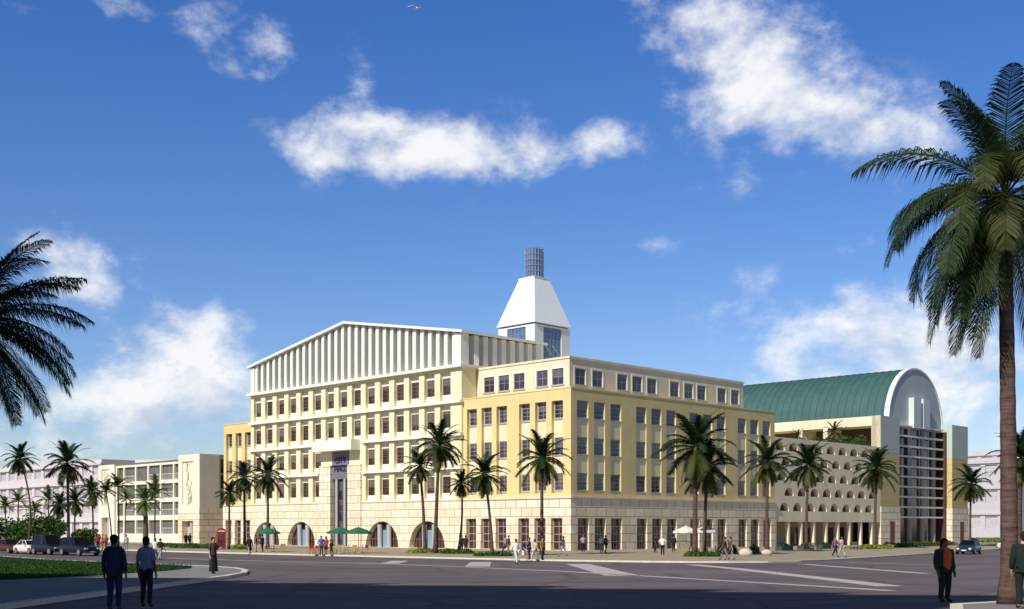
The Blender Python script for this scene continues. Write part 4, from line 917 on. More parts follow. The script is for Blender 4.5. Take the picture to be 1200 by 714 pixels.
# lawn grass
mb = MB(); rg = random.Random(8)
from mathutils.geometry import intersect_point_tri_2d
def inside(p, poly):
    c = False; j = len(poly) - 1
    for i in range(len(poly)):
        if (poly[i][1] > p[1]) != (poly[j][1] > p[1]) and p[0] < (poly[j][0]-poly[i][0]) * (p[1]-poly[i][1]) / (poly[j][1]-poly[i][1]) + poly[i][0]: c = not c
        j = i
    return c
cnt = 0
while cnt < 26000:
    y = 44 + 68 * rg.random() ** 1.2; x = rg.uniform(-.46 * y - 2, -15)
    if not inside((x, y), LAWN): continue
    cnt += 1; z = gz(y) + .14; h = rg.uniform(.05, .13) * (1.5 if rg.random() < .08 else 1); a = rg.uniform(0, 6.28); w = rg.uniform(.02, .05); dx, dy = math.cos(a) * w, math.sin(a) * w; lx, ly = rg.gauss(0, .05), rg.gauss(0, .05)
    mb.add([(x - dx, y - dy, z), (x + dx, y + dy, z), (x + lx, y + ly, z + h)], [(0, 1, 2)], rg.uniform(-.3, .9))
tag(link('grass', mb.mesh('grass', M['grass'], attr='age')), 'short green grass on the corner lawn', 'grass', kind='stuff')
# ------------------------------------------------------------------ people
def skin_mesh(name, J, E, Rd, root, sub=1):
    ks = list(J); idx = {k: i for i, k in enumerate(ks)}
    me = bpy.data.meshes.new(name + '_cage'); me.from_pydata([J[k] for k in ks], [(idx[a], idx[b]) for a, b in E], [])
    o = bpy.data.objects.new(name, me); COL.objects.link(o)
    md = o.modifiers.new('skin', 'SKIN'); md.use_smooth_shade = True
    if not me.skin_vertices: me.skin_vertices.new()
    for k in ks:
        r = Rd[k]; me.skin_vertices[0].data[idx[k]].radius = r if isinstance(r, tuple) else (r, r)
    for k in ks: me.skin_vertices[0].data[idx[k]].use_root = (k == root)
    o.modifiers.new('sub', 'SUBSURF').levels = sub
    dg = bpy.context.evaluated_depsgraph_get(); dg.update()
    out = bpy.data.meshes.new_from_object(o.evaluated_get(dg)); out.name = name
    bpy.data.objects.remove(o); bpy.data.meshes.remove(me); out.polygons.foreach_set('use_smooth', [True] * len(out.polygons)); out.materials.clear()
    return out
POSE = {}
def joints(pose):
    J = dict(pelvis=(0, 0, .95), spine=(0, .01, 1.13), chest=(0, .0, 1.31), nb=(0, .02, 1.45), neck=(0, .01, 1.52), h0=(0, -.012, 1.595), h1=(0, -.008, 1.675), h2=(0, 0, 1.735), nose=(0, -.112, 1.632), waist=(0, .005, 1.06))
    sw = {'walk': .3, 'stride': -.3, 'stand': 0, 'talk': .04, 'akimbo': 0}[pose]
    for s, q in ((-1, 1), (1, -1)):
        k = 'L' if s < 0 else 'R'; f = sw * q
        J['sh' + k] = (s * .185, .015, 1.41)
        if pose == 'talk' and s > 0: J['el' + k] = (s * .25, -.03, 1.15); J['wr' + k] = (s * .17, -.25, 1.2); J['ha' + k] = (s * .15, -.32, 1.24); fd = Vector((-.2, -.9, .35))
        elif pose == 'akimbo': J['el' + k] = (s * .33, .05, 1.16); J['wr' + k] = (s * .21, -.04, .99); J['ha' + k] = (s * .16, -.09, .96); fd = Vector((-s * .5, -.8, -.2))
        else: J['el' + k] = (s * .235, .03 + f * .35, 1.13); J['wr' + k] = (s * .245, -.04 + f * .75, .89); J['ha' + k] = (s * .245, -.06 + f * .9, .81); fd = Vector((0, -.25 + f * .4, -.95))
        fd.normalize(); h = Vector(J['ha' + k]); side = Vector((0, 1, 0)) if abs(fd.y) < .8 else Vector((0, 0, 1))
        for i, (o_, l_) in enumerate(((-.03, .075), (-.01, .088), (.01, .082), (.03, .064))):
            b0 = h + side * o_ + fd * .035; J[f'f{i}a{k}'] = tuple(b0); J[f'f{i}b{k}'] = tuple(b0 + fd * l_ * .55 + Vector((-s * .008, 0, 0))); J[f'f{i}c{k}'] = tuple(b0 + fd * l_ + Vector((-s * .026, 0, 0)))
        th = h - fd * .02 - side * .03; J['ta' + k] = tuple(th); J['tb' + k] = tuple(th - side * .03 + fd * .045)
        J['hip' + k] = (s * .088, 0, .9); J['kn' + k] = (s * .095, -.02 - f * .55 - (.0), .5); J['an' + k] = (s * .1, .03 - f * (1.0 if f > 0 else .9) + (0 if f >= 0 else .08), .085 + (.05 if f < -.1 else 0)); a = J['an' + k]; J['to' + k] = (s * .115, a[1] - .15, .04 + (.0 if f >= -.1 else .01))
    return J
RD = dict(pelvis=(.155, .11), spine=(.135, .1), chest=(.165, .115), nb=(.08, .07), neck=.056, h0=(.078, .085), h1=(.088, .1), h2=(.05, .055), nose=.017, waist=(.125, .095))
for k in 'LR':
    RD.update({'sh' + k: .062, 'el' + k: .042, 'wr' + k: .03, 'ha' + k: (.022, .04), 'hip' + k: .098, 'kn' + k: .062, 'an' + k: .042, 'to' + k: .038, 'ta' + k: .014, 'tb' + k: .011})
    for i in range(4): RD.update({f'f{i}a{k}': .0115, f'f{i}b{k}': .0095, f'f{i}c{k}': .007})
def edges(arms='full', legs=True, head=True):
    E = [('pelvis', 'spine'), ('spine', 'chest'), ('chest', 'nb')]
    if head: E += [('nb', 'neck'), ('neck', 'h0'), ('h0', 'h1'), ('h1', 'h2'), ('h0', 'nose')]
    for k in 'LR':
        E += [('nb', 'sh' + k), ('sh' + k, 'el' + k)]
        if arms in ('long', 'full'): E += [('el' + k, 'wr' + k)]
        if arms == 'full':
            E += [('wr' + k, 'ha' + k), ('wr' + k, 'ta' + k), ('ta' + k, 'tb' + k)]
            for i in range(4): E += [('ha' + k, f'f{i}a{k}'), (f'f{i}a{k}', f'f{i}b{k}'), (f'f{i}b{k}', f'f{i}c{k}')]
        if legs: E += [('pelvis', 'hip' + k), ('hip' + k, 'kn' + k), ('kn' + k, 'an' + k), ('an' + k, 'to' + k)]
    return E
def sub_mesh(key, J, E, grow, root, tweak=None):
    if key in POSE: return POSE[key]
    ks = []
    for a, b in E:
        for q in (a, b):
            if q not in ks: ks.append(q)
    JJ = {k: J[k] for k in ks}; rr = {}
    for k in ks:
        r = RD[k]; r = r if isinstance(r, tuple) else (r, r); rr[k] = (r[0] + grow, r[1] + grow)
    if tweak: tweak(JJ, rr)
    POSE[key] = skin_mesh(key[0], JJ, E, rr, root); return POSE[key]
def hair_mesh(kind):
    if ('hair', kind) in POSE: return POSE[('hair', kind)]
    mb = MB()
    def ell(cx, cy, cz, rx, ry, rz, n=12, m=8):
        mb.lathe(cx, cy, [(max(.001, math.sin(math.pi * i / m)) , cz - rz * math.cos(math.pi * i / m)) for i in range(m + 1)], n, rx, ry, False)
    ell(0, .022, 1.685, .097, .108, .088); ell(0, .05, 1.635, .084, .068, .1)
    if kind == 'long': ell(0, .065, 1.56, .088, .055, .17)
    if kind == 'bun': ell(0, .12, 1.70, .045, .045, .045)
    POSE[('hair', kind)] = mb.mesh('hair', None, True); return POSE[('hair', kind)]
def skirt_mesh(kind):
    if ('skirt', kind) in POSE: return POSE[('skirt', kind)]
    mb = MB(); n = 22
    prof = {'skirt': [(.15, 1.06), (.175, .95), (.19, .8), (.2, .55)], 'long': [(.145, 1.07), (.175, .95), (.2, .75), (.225, .4), (.25, .12)], 'dress': [(.15, 1.3), (.14, 1.12), (.17, .96), (.2, .75), (.23, .5)]}[kind]
    vs = []; fs = []
    for j, (r, z) in enumerate(prof):
        for i in range(n):
            t = 2 * math.pi * i / n; q = r * (1 + .07 * math.sin(t * 7) * max(0, (1 - z)) ); vs.append((q * math.cos(t), q * .74 * math.sin(t), z))
    for j in range(len(prof) - 1):
        for i in range(n): fs.append((j*n+i, j*n+(i+1) % n, (j+1)*n+(i+1) % n, (j+1)*n+i))
    mb.add(vs, fs); POSE[('skirt', kind)] = mb.mesh('skirt', None, True); return POSE[('skirt', kind)]
def shell(prof, gap=0, n=24, ky=.74):
    mb = MB(); vs = []; fs = []; m = n + 1 if gap else n
    for r, z in prof:
        for q in range(m):
            t = R(-90 + gap + (360 - 2 * gap) * q / n); w_ = 1 + .025 * math.sin(5 * t + z * 9); vs.append((r * w_ * math.cos(t), r * w_ * ky * math.sin(t), z))
    for a in range(len(prof) - 1):
        for q in range(n): fs.append((a*m+q, a*m+(q+1) % m, (a+1)*m+(q+1) % m, (a+1)*m+q))
    return mb.add(vs, fs).mesh('shell', None, True)
def fuse(name, *ms):
    bm = bmesh.new()
    for m_ in ms: bm.from_mesh(m_)
    out = bpy.data.meshes.new(name); bm.to_mesh(out); bm.free(); out.polygons.foreach_set('use_smooth', [True] * len(out.polygons)); return out
def shirt_mesh(pose, sleeves, J, jacket=False):
    k = ('shirt', pose, sleeves, jacket)
    if k not in POSE:
        E = [('chest', 'nb')] + [e for q in 'LR' for e in ([('nb', 'sh' + q), ('sh' + q, 'el' + q)] + ([('el' + q, 'wr' + q)] if sleeves == 'long' else []))]
        s = sub_mesh(('arms', pose, sleeves, jacket), J, E, .034 if jacket else .02, 'nb')
        if jacket: sh = shell([(.222, .84), (.212, .98), (.195, 1.13), (.222, 1.31), (.19, 1.41), (.11, 1.48)], 40)
        else: sh = shell([(.19, .9), (.188, .98), (.172, 1.13), (.2, 1.31), (.17, 1.41), (.095, 1.47)])
        POSE[k] = fuse('shirt', s, sh)
    return POSE[k]
def trouser_mesh(pose, J):
    k = ('trousers', pose)
    if k not in POSE:
        E = [('pelvis', 'hipL'), ('hipL', 'knL'), ('knL', 'anL'), ('pelvis', 'hipR'), ('hipR', 'knR'), ('knR', 'anR')]
        s = sub_mesh(('legs', pose), J, E, .017, 'pelvis', lambda JJ, rr: rr.update(pelvis=(.165, .12)))
        POSE[k] = fuse('trousers', s, shell([(.165, 1.09), (.178, 1.0), (.184, .92), (.165, .82)]))
    return POSE[k]
def person(label, px, d, h, rot, pose='stand', top=(.5, .5, .5), bottom=(.04, .04, .05), hair='short', hc=(.02, .015, .012), sleeves='short', lower='trousers', sk=(.4, .24, .16), group='people on the plaza', dz=.12, x=None, wide=1.0, jacket=None, shoes=(.03, .025, .02)):
    xx = X(px, d) if x is None else x
    t = thing('person', label, 'person', (xx, d, gz(d) + dz), R(rot), group); k = h / 1.75; t.scale = (k * wide, k * wide, k)
    J = joints(pose)
    link('body', sub_mesh(('body', pose), J, edges(), 0, 'pelvis'), skin(sk), t)
    link('dress_top' if lower == 'dress' else 'shirt', shirt_mesh(pose, sleeves, J), cloth(top), t)
    if lower == 'trousers': link('trousers', trouser_mesh(pose, J), cloth(bottom), t)
    else: link('skirt' if lower != 'dress' else 'dress', skirt_mesh(lower), cloth(bottom), t)
    for kk in 'LR': link('shoe', sub_mesh(('shoe', pose, kk), J, [('an' + kk, 'to' + kk)], .012, 'an' + kk, lambda JJ, rr: [rr.update({q: (rr[q][0], rr[q][1])}) for q in rr]), cloth(shoes), t)
    if hair != 'none': link('hair', hair_mesh(hair), cloth(hc), t)
    if jacket: link('jacket', shirt_mesh(pose, 'long', J, True), cloth(jacket), t)
    return t
NAVY, BLK, WHT, GRY, RED, BLU, PINK, KHK = (.02, .025, .06), (.02, .02, .022), (.75, .75, .73), (.3, .3, .32), (.5, .05, .04), (.06, .14, .4), (.6, .35, .36), (.4, .32, .2)
# foreground
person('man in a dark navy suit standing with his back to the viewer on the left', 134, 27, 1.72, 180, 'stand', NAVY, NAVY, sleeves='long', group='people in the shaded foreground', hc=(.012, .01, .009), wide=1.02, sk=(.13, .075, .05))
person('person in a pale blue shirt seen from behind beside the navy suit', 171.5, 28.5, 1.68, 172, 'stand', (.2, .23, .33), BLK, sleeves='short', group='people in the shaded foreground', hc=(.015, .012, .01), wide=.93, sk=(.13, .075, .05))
person('person in a dark jacket over an orange red top, before the big palm', 1107, 33, 1.76, 20, 'stand', (.5, .1, .03), (.02, .025, .03), sleeves='short', jacket=(.025, .035, .02), group='people in the shaded foreground', sk=(.16, .08, .05), hair='long', wide=1.12, dz=0)
person('person in a dark coat half cut off by the right edge beside the palm trunk', 1200, 28, 1.8, 170, 'stand', (.012, .02, .018), (.012, .02, .018), sleeves='long', jacket=(.012, .02, .018), group='people in the shaded foreground', wide=1.05)
person('woman in a long black skirt standing on the kerb of the lawn corner', 250, 56, 1.72, 60, 'talk', (.06, .05, .06), BLK, hair='bun', sleeves='short', lower='long', group='people in the shaded foreground', sk=(.5, .3, .2))
# left of the city hall
for i, (px, d, rot, pose, top, bot, low, lb) in enumerate([
    (292.5, 109, 200, 'walk', BLK, BLK, 'dress', 'woman in a black dress walking on the kerb left of the first arch'),
    (300, 125, 90, 'stand', (.3, .12, .05), KHK, 'trousers', 'person in brown by the green parasol at the first arch'),
    (307.5, 124, 250, 'talk', (.03, .03, .06), BLK, 'trousers', 'person in dark blue by the green parasol at the first arch'),
    (376.5, 108, 30, 'akimbo', BLU, (.1, .09, .08), 'trousers', 'person in a bright blue top on the kerb before the portal'),
    (382, 111, 330, 'stand', RED, BLK, 'skirt', 'person in a dark red top just right of the bright blue one'),
    (388.5, 113, 300, 'talk', (.05, .05, .08), BLK, 'trousers', 'person in black at the cafe tables before the portal'),
    (541, 119, 200, 'stand', BLK, BLK, 'trousers', 'left one of two dark figures beside the thin palm by the arch'),
    (545.8, 118, 160, 'akimbo', (.05, .02, .02), BLK, 'trousers', 'right one of two dark figures beside the thin palm by the arch'),
    (592.5, 118, 120, 'walk', (.35, .2, .22), BLK, 'trousers', 'person in dusty pink near the third shop window of the yellow building'),
    (596, 117, 250, 'stand', (.1, .1, .15), GRY, 'trousers', 'person in grey trousers near the third shop window of the yellow building'),
    (605, 84, 30, 'walk', WHT, (.6, .66, .66), 'trousers', 'person all in white stepping off the kerb at the crossing'),
    (613.5, 92, 70, 'stride', (.04, .04, .08), WHT, 'skirt', 'person in a white skirt and dark top at the crossing'),
    (620, 95, 250, 'talk', (.08, .1, .16), NAVY, 'trousers', 'person in navy in the middle of the crossing group'),
    (626.5, 91, 320, 'walk', (.6, .4, .38), (.5, .45, .42), 'trousers', 'person in pale pink with light trousers in the crossing group'),
    (635.5, 92.5, 60, 'stand', (.3, .14, .06), (.05, .08, .04), 'trousers', 'person in brown with dark green trousers at the right of the crossing group'),
    (660, 106, 250, 'stride', (.07, .07, .1), (.25, .28, .38), 'trousers', 'person in dark top and blue trousers striding by the building corner'),
    (683.5, 124, 20, 'akimbo', (.4, .3, .33), BLK, 'trousers', 'person in mauve at the first shaded shop window past the corner'),
    (705, 120, 340, 'stand', WHT, GRY, 'trousers', 'left one of two people at the second shaded shop window'),
    (710, 119, 60, 'talk', (.06, .05, .05), BLK, 'trousers', 'right one of two people at the second shaded shop window'),
    (768, 122, 90, 'talk', BLK, BLK, 'trousers', 'dark figure behind the man in the white shirt at mid wall'),
    (776.5, 110, 350, 'akimbo', WHT, BLK, 'trousers', 'man in a white shirt and black trousers on the plaza left of the parasols'),
    (789.5, 124, 180, 'stand', BLK, BLK, 'trousers', 'dark figure alone in front of the sixth shaded shop window'),
    (849, 93, 260, 'walk', (.07, .05, .05), (.2, .19, .22), 'trousers', 'left walker of the pair on the kerb right of the parasols'),
    (855.5, 93.5, 255, 'stride', (.16, .06, .05), (.26, .24, .27), 'trousers', 'right walker in dark red of the pair on the kerb right of the parasols'),
    (979, 104, 40, 'walk', (.22, .1, .16), BLK, 'trousers', 'person in dark plum of the pair before the arcade'),
    (986.5, 103, 35, 'stride', PINK, (.45, .45, .42), 'trousers', 'person in pale pink of the pair before the arcade'),
    (218, 160, 20, 'stand', (.1, .05, .04), BLK, 'trousers', 'left one of two people behind the hedge at the relief pylon'),
    (222.5, 161, 340, 'talk', (.12, .07, .06), BLK, 'trousers', 'right one of two people behind the hedge at the relief pylon'),
    (182, 99, 200, 'walk', WHT, (.3, .3, .4), 'trousers', 'person in a white shirt crossing the street beyond the lawn'),
    (188, 98, 160, 'stride', BLK, (.35, .35, .42), 'trousers', 'person in a black shirt crossing the street beyond the lawn'),
    (148, 132, 0, 'stand', (.4, .38, .34), GRY, 'trousers', 'person in beige before the balcony block near the parked cars'),
    (115, 135, 30, 'stand', (.25, .04, .03), BLK, 'trousers', 'person in dark red just right of the parked cars'),
    (120, 134, 300, 'akimbo', RED, (.3, .1, .08), 'trousers', 'person in bright red just right of the parked cars'),
    (124.5, 136, 60, 'talk', (.42, .12, .1), GRY, 'skirt', 'third person in pale red right of the parked cars')]):
    h = 1.72 if low != 'trousers' else 1.76
    if d > 96: h += .02
    if px in (849, 855.5): h = 1.8
    on_road = px in (605, 182, 188, 613.5, 626.5)
    person(lb, px, d, h, rot, pose, top, bot, 'long' if low != 'trousers' else 'short', (.02, .015, .012) if i % 4 else (.1, .05, .02), 'long' if i % 3 == 0 else 'short', low, [(.4, .24, .16), (.2, .11, .07), (.48, .3, .21)][i % 3], dz=.0 if on_road else .12)

# ------------------------------------------------------------------ cars
M['tyre'] = m_plain('tyre_rubber', (.02, .02, .02), .85); M['rim'] = m_plain('alloy_rim', (.5, .5, .52), .3, .05, metal=.8)
M['carglass'] = m_glass('car_glass', (.004, .005, .007), (.012, .013, .016), .12, .12); M['lamp'] = m_plain('headlight_glass', (.8, .8, .78), .15); M['tail'] = m_plain('tail_light', (.4, .02, .02), .2); M['plate'] = m_plain('blank_plate', (.7, .68, .6), .5)
M['trim'] = m_plain('black_trim', (.025, .025, .027), .6)
def paint(n, c): return m_plain(n, c, .35, .04, 2, metal=.0, coat=.12, spec=.3)
def car(name, label, loc, rotz, m, L=4.5, Wd=1.78, H=1.46, kind='saloon', group='cars parked along the kerb'):
    t = thing(name, label, 'car', loc, rotz, group); w = Wd / 2; hl = L / 2; suv = kind == 'suv'
    belt = .95 if not suv else 1.08; zb = .2 if not suv else .3
    hood = belt - .12
    st = [(-hl, .42, belt - .22, .8), (-hl + .12, zb + .05, belt - .1, .94), (-hl + .7, zb, belt, 1), (-.3, zb, belt, 1), (hl * .38, zb, belt - .01, 1), (hl - .95, zb, hood, .99), (hl - .25, zb + .04, hood - .1, .93), (hl, .4, hood - .26, .8)]
    mb = MB(); n = 10; vs = []; fs = []
    for x, z0, z1, k in st:
        q = w * k; hh = z1 - z0
        vs += [(x, -q * .86, z0), (x, -q * .98, z0 + hh * .18), (x, -q, z0 + hh * .5), (x, -q * .96, z0 + hh * .86), (x, -q * .86, z1), (x, q * .86, z1), (x, q * .96, z0 + hh * .86), (x, q, z0 + hh * .5), (x, q * .98, z0 + hh * .18), (x, q * .86, z0)]
    for i in range(len(st) - 1):
        for j in range(n): fs.append((i*n+j, i*n+(j+1) % n, (i+1)*n+(j+1) % n, (i+1)*n+j))
    fs += [tuple(range(n - 1, -1, -1)), tuple(range((len(st)-1)*n, len(st)*n))]; mb.add(vs, fs)
    rb = -hl + (.2 if suv else .75); rf = hl * .36
    tb, tf = rb + (.22 if suv else .65), rf - .75
    b4 = [(rb, w * .9), (rf, w * .9)]; t4 = [(tb, w * .72), (tf, w * .7)]; zr_ = H - .05
    gl = MB(); z0 = belt - .03
    A = [(rb, -w*.88, z0), (rf, -w*.88, z0 - .05), (rf, w*.88, z0 - .05), (rb, w*.88, z0)]; B = [(tb, -w*.7, zr_), (tf, -w*.68, zr_), (tf, w*.68, zr_), (tb, w*.7, zr_)]
    gl.add(A + B, [(0,1,5,4),(1,2,6,5),(2,3,7,6),(3,0,4,7),(4,5,6,7)])
    mb.add([(x, y, z) for x, y, z in B] + [((tb + .1), -w*.6, H), (tf - .12, -w*.58, H), (tf - .12, w*.58, H), (tb + .1, w*.6, H)], [(0,1,5,4),(1,2,6,5),(2,3,7,6),(3,0,4,7),(4,5,6,7),(3,2,1,0)])
    for a, b in zip(A, B): mb.tube([a, b], .045, 5)
    for f_ in (.4, .68) if suv else (.5,):
        for s_ in (0, 1):
            a0, a1, b0, b1 = (A[0], A[1], B[0], B[1]) if not s_ else (A[3], A[2], B[3], B[2])
            mb.tube([tuple(Vector(a0).lerp(Vector(a1), f_)), tuple(Vector(b0).lerp(Vector(b1), f_))], .04, 5)
    mb.build('body', m, t, smooth=False); gl.build('windows', M['carglass'], t)
    rw = .33 if not suv else .38
    for x in (-hl + .82, hl - .85):
        for s_ in (-1, 1):
            wm = MB(); y0, y1 = (s_ * (w - .19), s_ * (w + .015))
            def disc(mb_, r, ya, yb, nn=18):
                v = [(r * math.cos(2*math.pi*i/nn), y_, r * math.sin(2*math.pi*i/nn)) for y_ in (ya, yb) for i in range(nn)]
                mb_.add(v, [(i, (i+1) % nn, nn + (i+1) % nn, nn + i) for i in range(nn)] + [tuple(range(nn)), tuple(range(2*nn - 1, nn - 1, -1))])
            disc(wm, rw, y0, y1); o = wm.build('wheel', M['tyre'], t, (x, 0, rw)); rm = MB(); disc(rm, rw * .62, y1 - s_ * .05, y1 + s_ * .012); rm.build('rim', M['rim'], o)
    for s_ in (-1, 1):
        q = MB(); q.box(hl - .2, hl + .02, min(s_*w*.5, s_*w*.78), max(s_*w*.5, s_*w*.78), hood - .32, hood - .18); q.build('headlight', M['lamp'], t)
        q = MB(); q.box(-hl - .02, -hl + .12, min(s_*w*.5, s_*w*.8), max(s_*w*.5, s_*w*.8), belt - .32, belt - .15); q.build('tail_light', M['tail'], t)
        q = MB(); q.box(rf - .3, rf - .12, min(s_*(w+.02), s_*(w+.2)), max(s_*(w+.02), s_*(w+.2)), belt, belt + .15); q.build('mirror', m, t)
    q = MB(); q.box(hl - .05, hl + .04, -w * .82, w * .82, .3, .5); q.build('bumper', M['trim'], t); q = MB(); q.box(-hl - .04, -hl + .05, -w * .82, w * .82, .3, .52); q.build('bumper', M['trim'], t)
    q = MB(); q.box(hl + .041, hl + .055, -.24, .24, .36, .47).box(-hl - .055, -hl - .041, -.24, .24, .4, .51); q.build('number_plate', M['plate'], t)
    return t
cars = [(93, 113, 'suv', 'black_paint', (.008, .009, .014), 'dark blue off-road car nearest the balcony block', 4.9, 1.9, 1.75), (59, 117, 'suv', 'dark_van_paint', (.012, .012, .02), 'black tall van like car behind the dark blue one', 4.8, 1.9, 1.95),
        (36, 120, 'saloon', 'white_paint', (.7, .62, .6), 'white saloon parked third in the row', 4.4, 1.75, 1.42), (12, 124, 'saloon', 'maroon_paint', (.07, .02, .018), 'dark maroon saloon parked at the left edge of the picture', 4.5, 1.78, 1.45)]
for px, d, k, pn, c, lb, L, w_, H in cars: car('parked_car', lb, (X(px, d), d, gz(d)), R(-42), paint(pn, c), L, w_, H, k)
car('parked_car', 'dark teal saloon on the right hand street beyond the glass hall', (X(1135, 120), 120, gz(120) + .0), R(-122), paint('teal_paint', (.015, .035, .05)), 4.5, 1.78, 1.42, 'saloon', 'cars on the right hand street')
car('parked_car', 'pale saloon on the right hand street behind the big palm trunk', (X(1192, 138), 138, gz(138)), R(-20), paint('silver_paint', (.55, .6, .6)), 4.4, 1.75, 1.42, 'saloon', 'cars on the right hand street')

# ------------------------------------------------------------------ street furniture
M['red'] = m_plain('red_gloss_paint', (.42, .018, .02), .35, .08, 4, coat=.4); M['green_cloth'] = m_plain('green_canvas', (.015, .13, .075), .85, .12, 8); M['white_cloth'] = m_plain('cream_canvas', (.75, .66, .56), .85, .08, 8); M['wood'] = m_plain('tan_wood', (.42, .28, .14), .6, .2, 12)
def phone_box(px, d):
    t = thing('phone_box', 'red telephone box standing before the gap beside the ochre wing', 'phone box', (X(px, d), d, .12), R(20)); w = .5
    b = MB(); b.box(-w, w, -w, w, 0, .2).box(-w, w, -w, w, 2.0, 2.28)
    for x in (-1, 1):
        for y in (-1, 1): b.box(x * w - (.1 if x > 0 else 0), x * w + (0 if x > 0 else .1), y * w - (.1 if y > 0 else 0), y * w + (0 if y > 0 else .1), .2, 2.0)
    b.build('frame', M['red'], t)
    b = MB(); b.add([(-w*.9 + 0, -w*.9, 2.28), (w*.9, -w*.9, 2.28), (w*.9, w*.9, 2.28), (-w*.9, w*.9, 2.28)] + [(x*w*.72, y*w*.72, 2.42) for x, y in ((-1,-1),(1,-1),(1,1),(-1,1))] + [(x*w*.3, y*w*.3, 2.5) for x, y in ((-1,-1),(1,-1),(1,1),(-1,1))], [(0,1,5,4),(1,2,6,5),(2,3,7,6),(3,0,4,7),(4,5,9,8),(5,6,10,9),(6,7,11,10),(7,4,8,11),(8,9,10,11)]); b.build('roof', M['red'], t)
    b = MB()
    for k in range(1, 7): z = .2 + 1.8 * k / 7; b.box(-w + .1, w - .1, -w + .01, -w + .05, z - .015, z + .015).box(-w + .01, -w + .05, -w + .1, w - .1, z - .015, z + .015).box(w - .05, w - .01, -w + .1, w - .1, z - .015, z + .015)
    for x in (-.2, .2): b.box(x - .012, x + .012, -w + .015, -w + .045, .2, 2.0)
    b.build('glazing_bars', M['red'], t)
    b = MB(); b.box(-w + .06, w - .06, -w + .06, w - .06, .21, 1.99); b.build('glass', M['glass'], t)
    b = MB()
    b.box(-w * .75, w * .75, -w - .012, -w - .001, 2.06, 2.2); b.build('sign_panel', M['plate'], t)
phone_box(259, 139)
def parasol(label, px, d, m, h=2.55, r=1.35, group='green cafe parasols'):
    t = thing('parasol', label, 'parasol', (X(px, d), d, gz(d) + .12), 0, group)
    b = MB(); b.lathe(0, 0, [(.03, 0), (.03, h - .05)], 8); b.build('pole', M['wood'], t)
    b = MB(); b.lathe(0, 0, [(.28, 0), (.28, .06), (.08, .1)], 12); b.build('base', M['granite'], t)
    b = MB(); n = 8; P = []
    for rr, z in ((.05, h), (r * .5, h - .22), (r, h - .5), (r, h - .66)):
        for i in range(n * 2):
            a = math.pi * i / n; q = rr * (1 if i % 2 == 0 else .965); P.append((q * math.cos(a), q * math.sin(a), z - (.03 if i % 2 and rr == r else 0)))
    nn = 2 * n; b.add(P, [(k*nn+i, k*nn+(i+1) % nn, (k+1)*nn+(i+1) % nn, (k+1)*nn+i) for k in range(3) for i in range(nn)] + [tuple(range(nn))])
    b.lathe(0, 0, [(.04, h - .01), (.03, h + .1)], 8); b.build('canopy', m, t); return t
def table(label, px, d, group):
    t = thing('cafe_table', label, 'table', (X(px, d), d, gz(d) + .12), 0, group)
    b = MB(); b.lathe(0, 0, [(.45, .71), (.45, .74)], 18); b.build('table_top', M['wood'], t); b = MB(); b.lathe(0, 0, [(.035, .03), (.035, .71)], 8); b.build('leg', M['trim'], t); b = MB(); b.lathe(0, 0, [(.25, 0), (.24, .03)], 14); b.build('base', M['trim'], t); return t
def chair_proto(m):
    t = thing('cafe_chair', 'x', 'chair'); b = MB(); b.box(-.22, .22, -.22, .22, .43, .47); b.build('seat', m, t)
    b = MB(); b.box(-.21, .21, .19, .22, .55, .88).box(-.21, -.18, .19, .22, .47, .55).box(.18, .21, .19, .22, .47, .55); b.build('backrest', m, t)
    for x in (-.19, .19):
        for y in (-.19, .19): b = MB(); b.tube([(x, y, .43), (x * 1.12, y * 1.12, 0)], .018, 6); b.build('leg', m, t)
    return t
WC = chair_proto(M['wood']); RC = chair_proto(M['red']); used = {}
def chair(proto, label, px, d, rot, group):
    loc = (X(px, d), d, gz(d) + .12)
    if proto not in used: used[proto] = 1; proto.location = loc; proto.rotation_euler = (0, 0, R(rot)); tag(proto, label, None, group); bpy.context.view_layer.update(); return proto
    return dup(proto, loc, R(rot), label, group)
GP = 'green cafe parasols'
parasol('green parasol in front of the first arch', 314, 126, M['green_cloth'], 2.55, 1.3)
parasol('left green parasol of the two before the portal', 398.5, 119, M['green_cloth'], 2.6, 1.35); parasol('right green parasol of the two before the portal', 420, 118, M['green_cloth'], 2.6, 1.35)
parasol('left cream parasol behind the largest palm', 804, 113, M['white_cloth'], 2.7, 1.25, 'cream cafe parasols'); parasol('right cream parasol behind the largest palm', 825, 113, M['white_cloth'], 2.75, 1.35, 'cream cafe parasols')
for px, d, lb in ((321, 125, 'round cafe table beside the parasol at the first arch'), (395, 117.5, 'round cafe table under the left portal parasol'), (417, 116.5, 'round cafe table under the right portal parasol'), (808, 112, 'round cafe table under the left cream parasol'), (829, 112, 'round cafe table under the right cream parasol')):
    table(lb, px, d, 'round cafe tables')
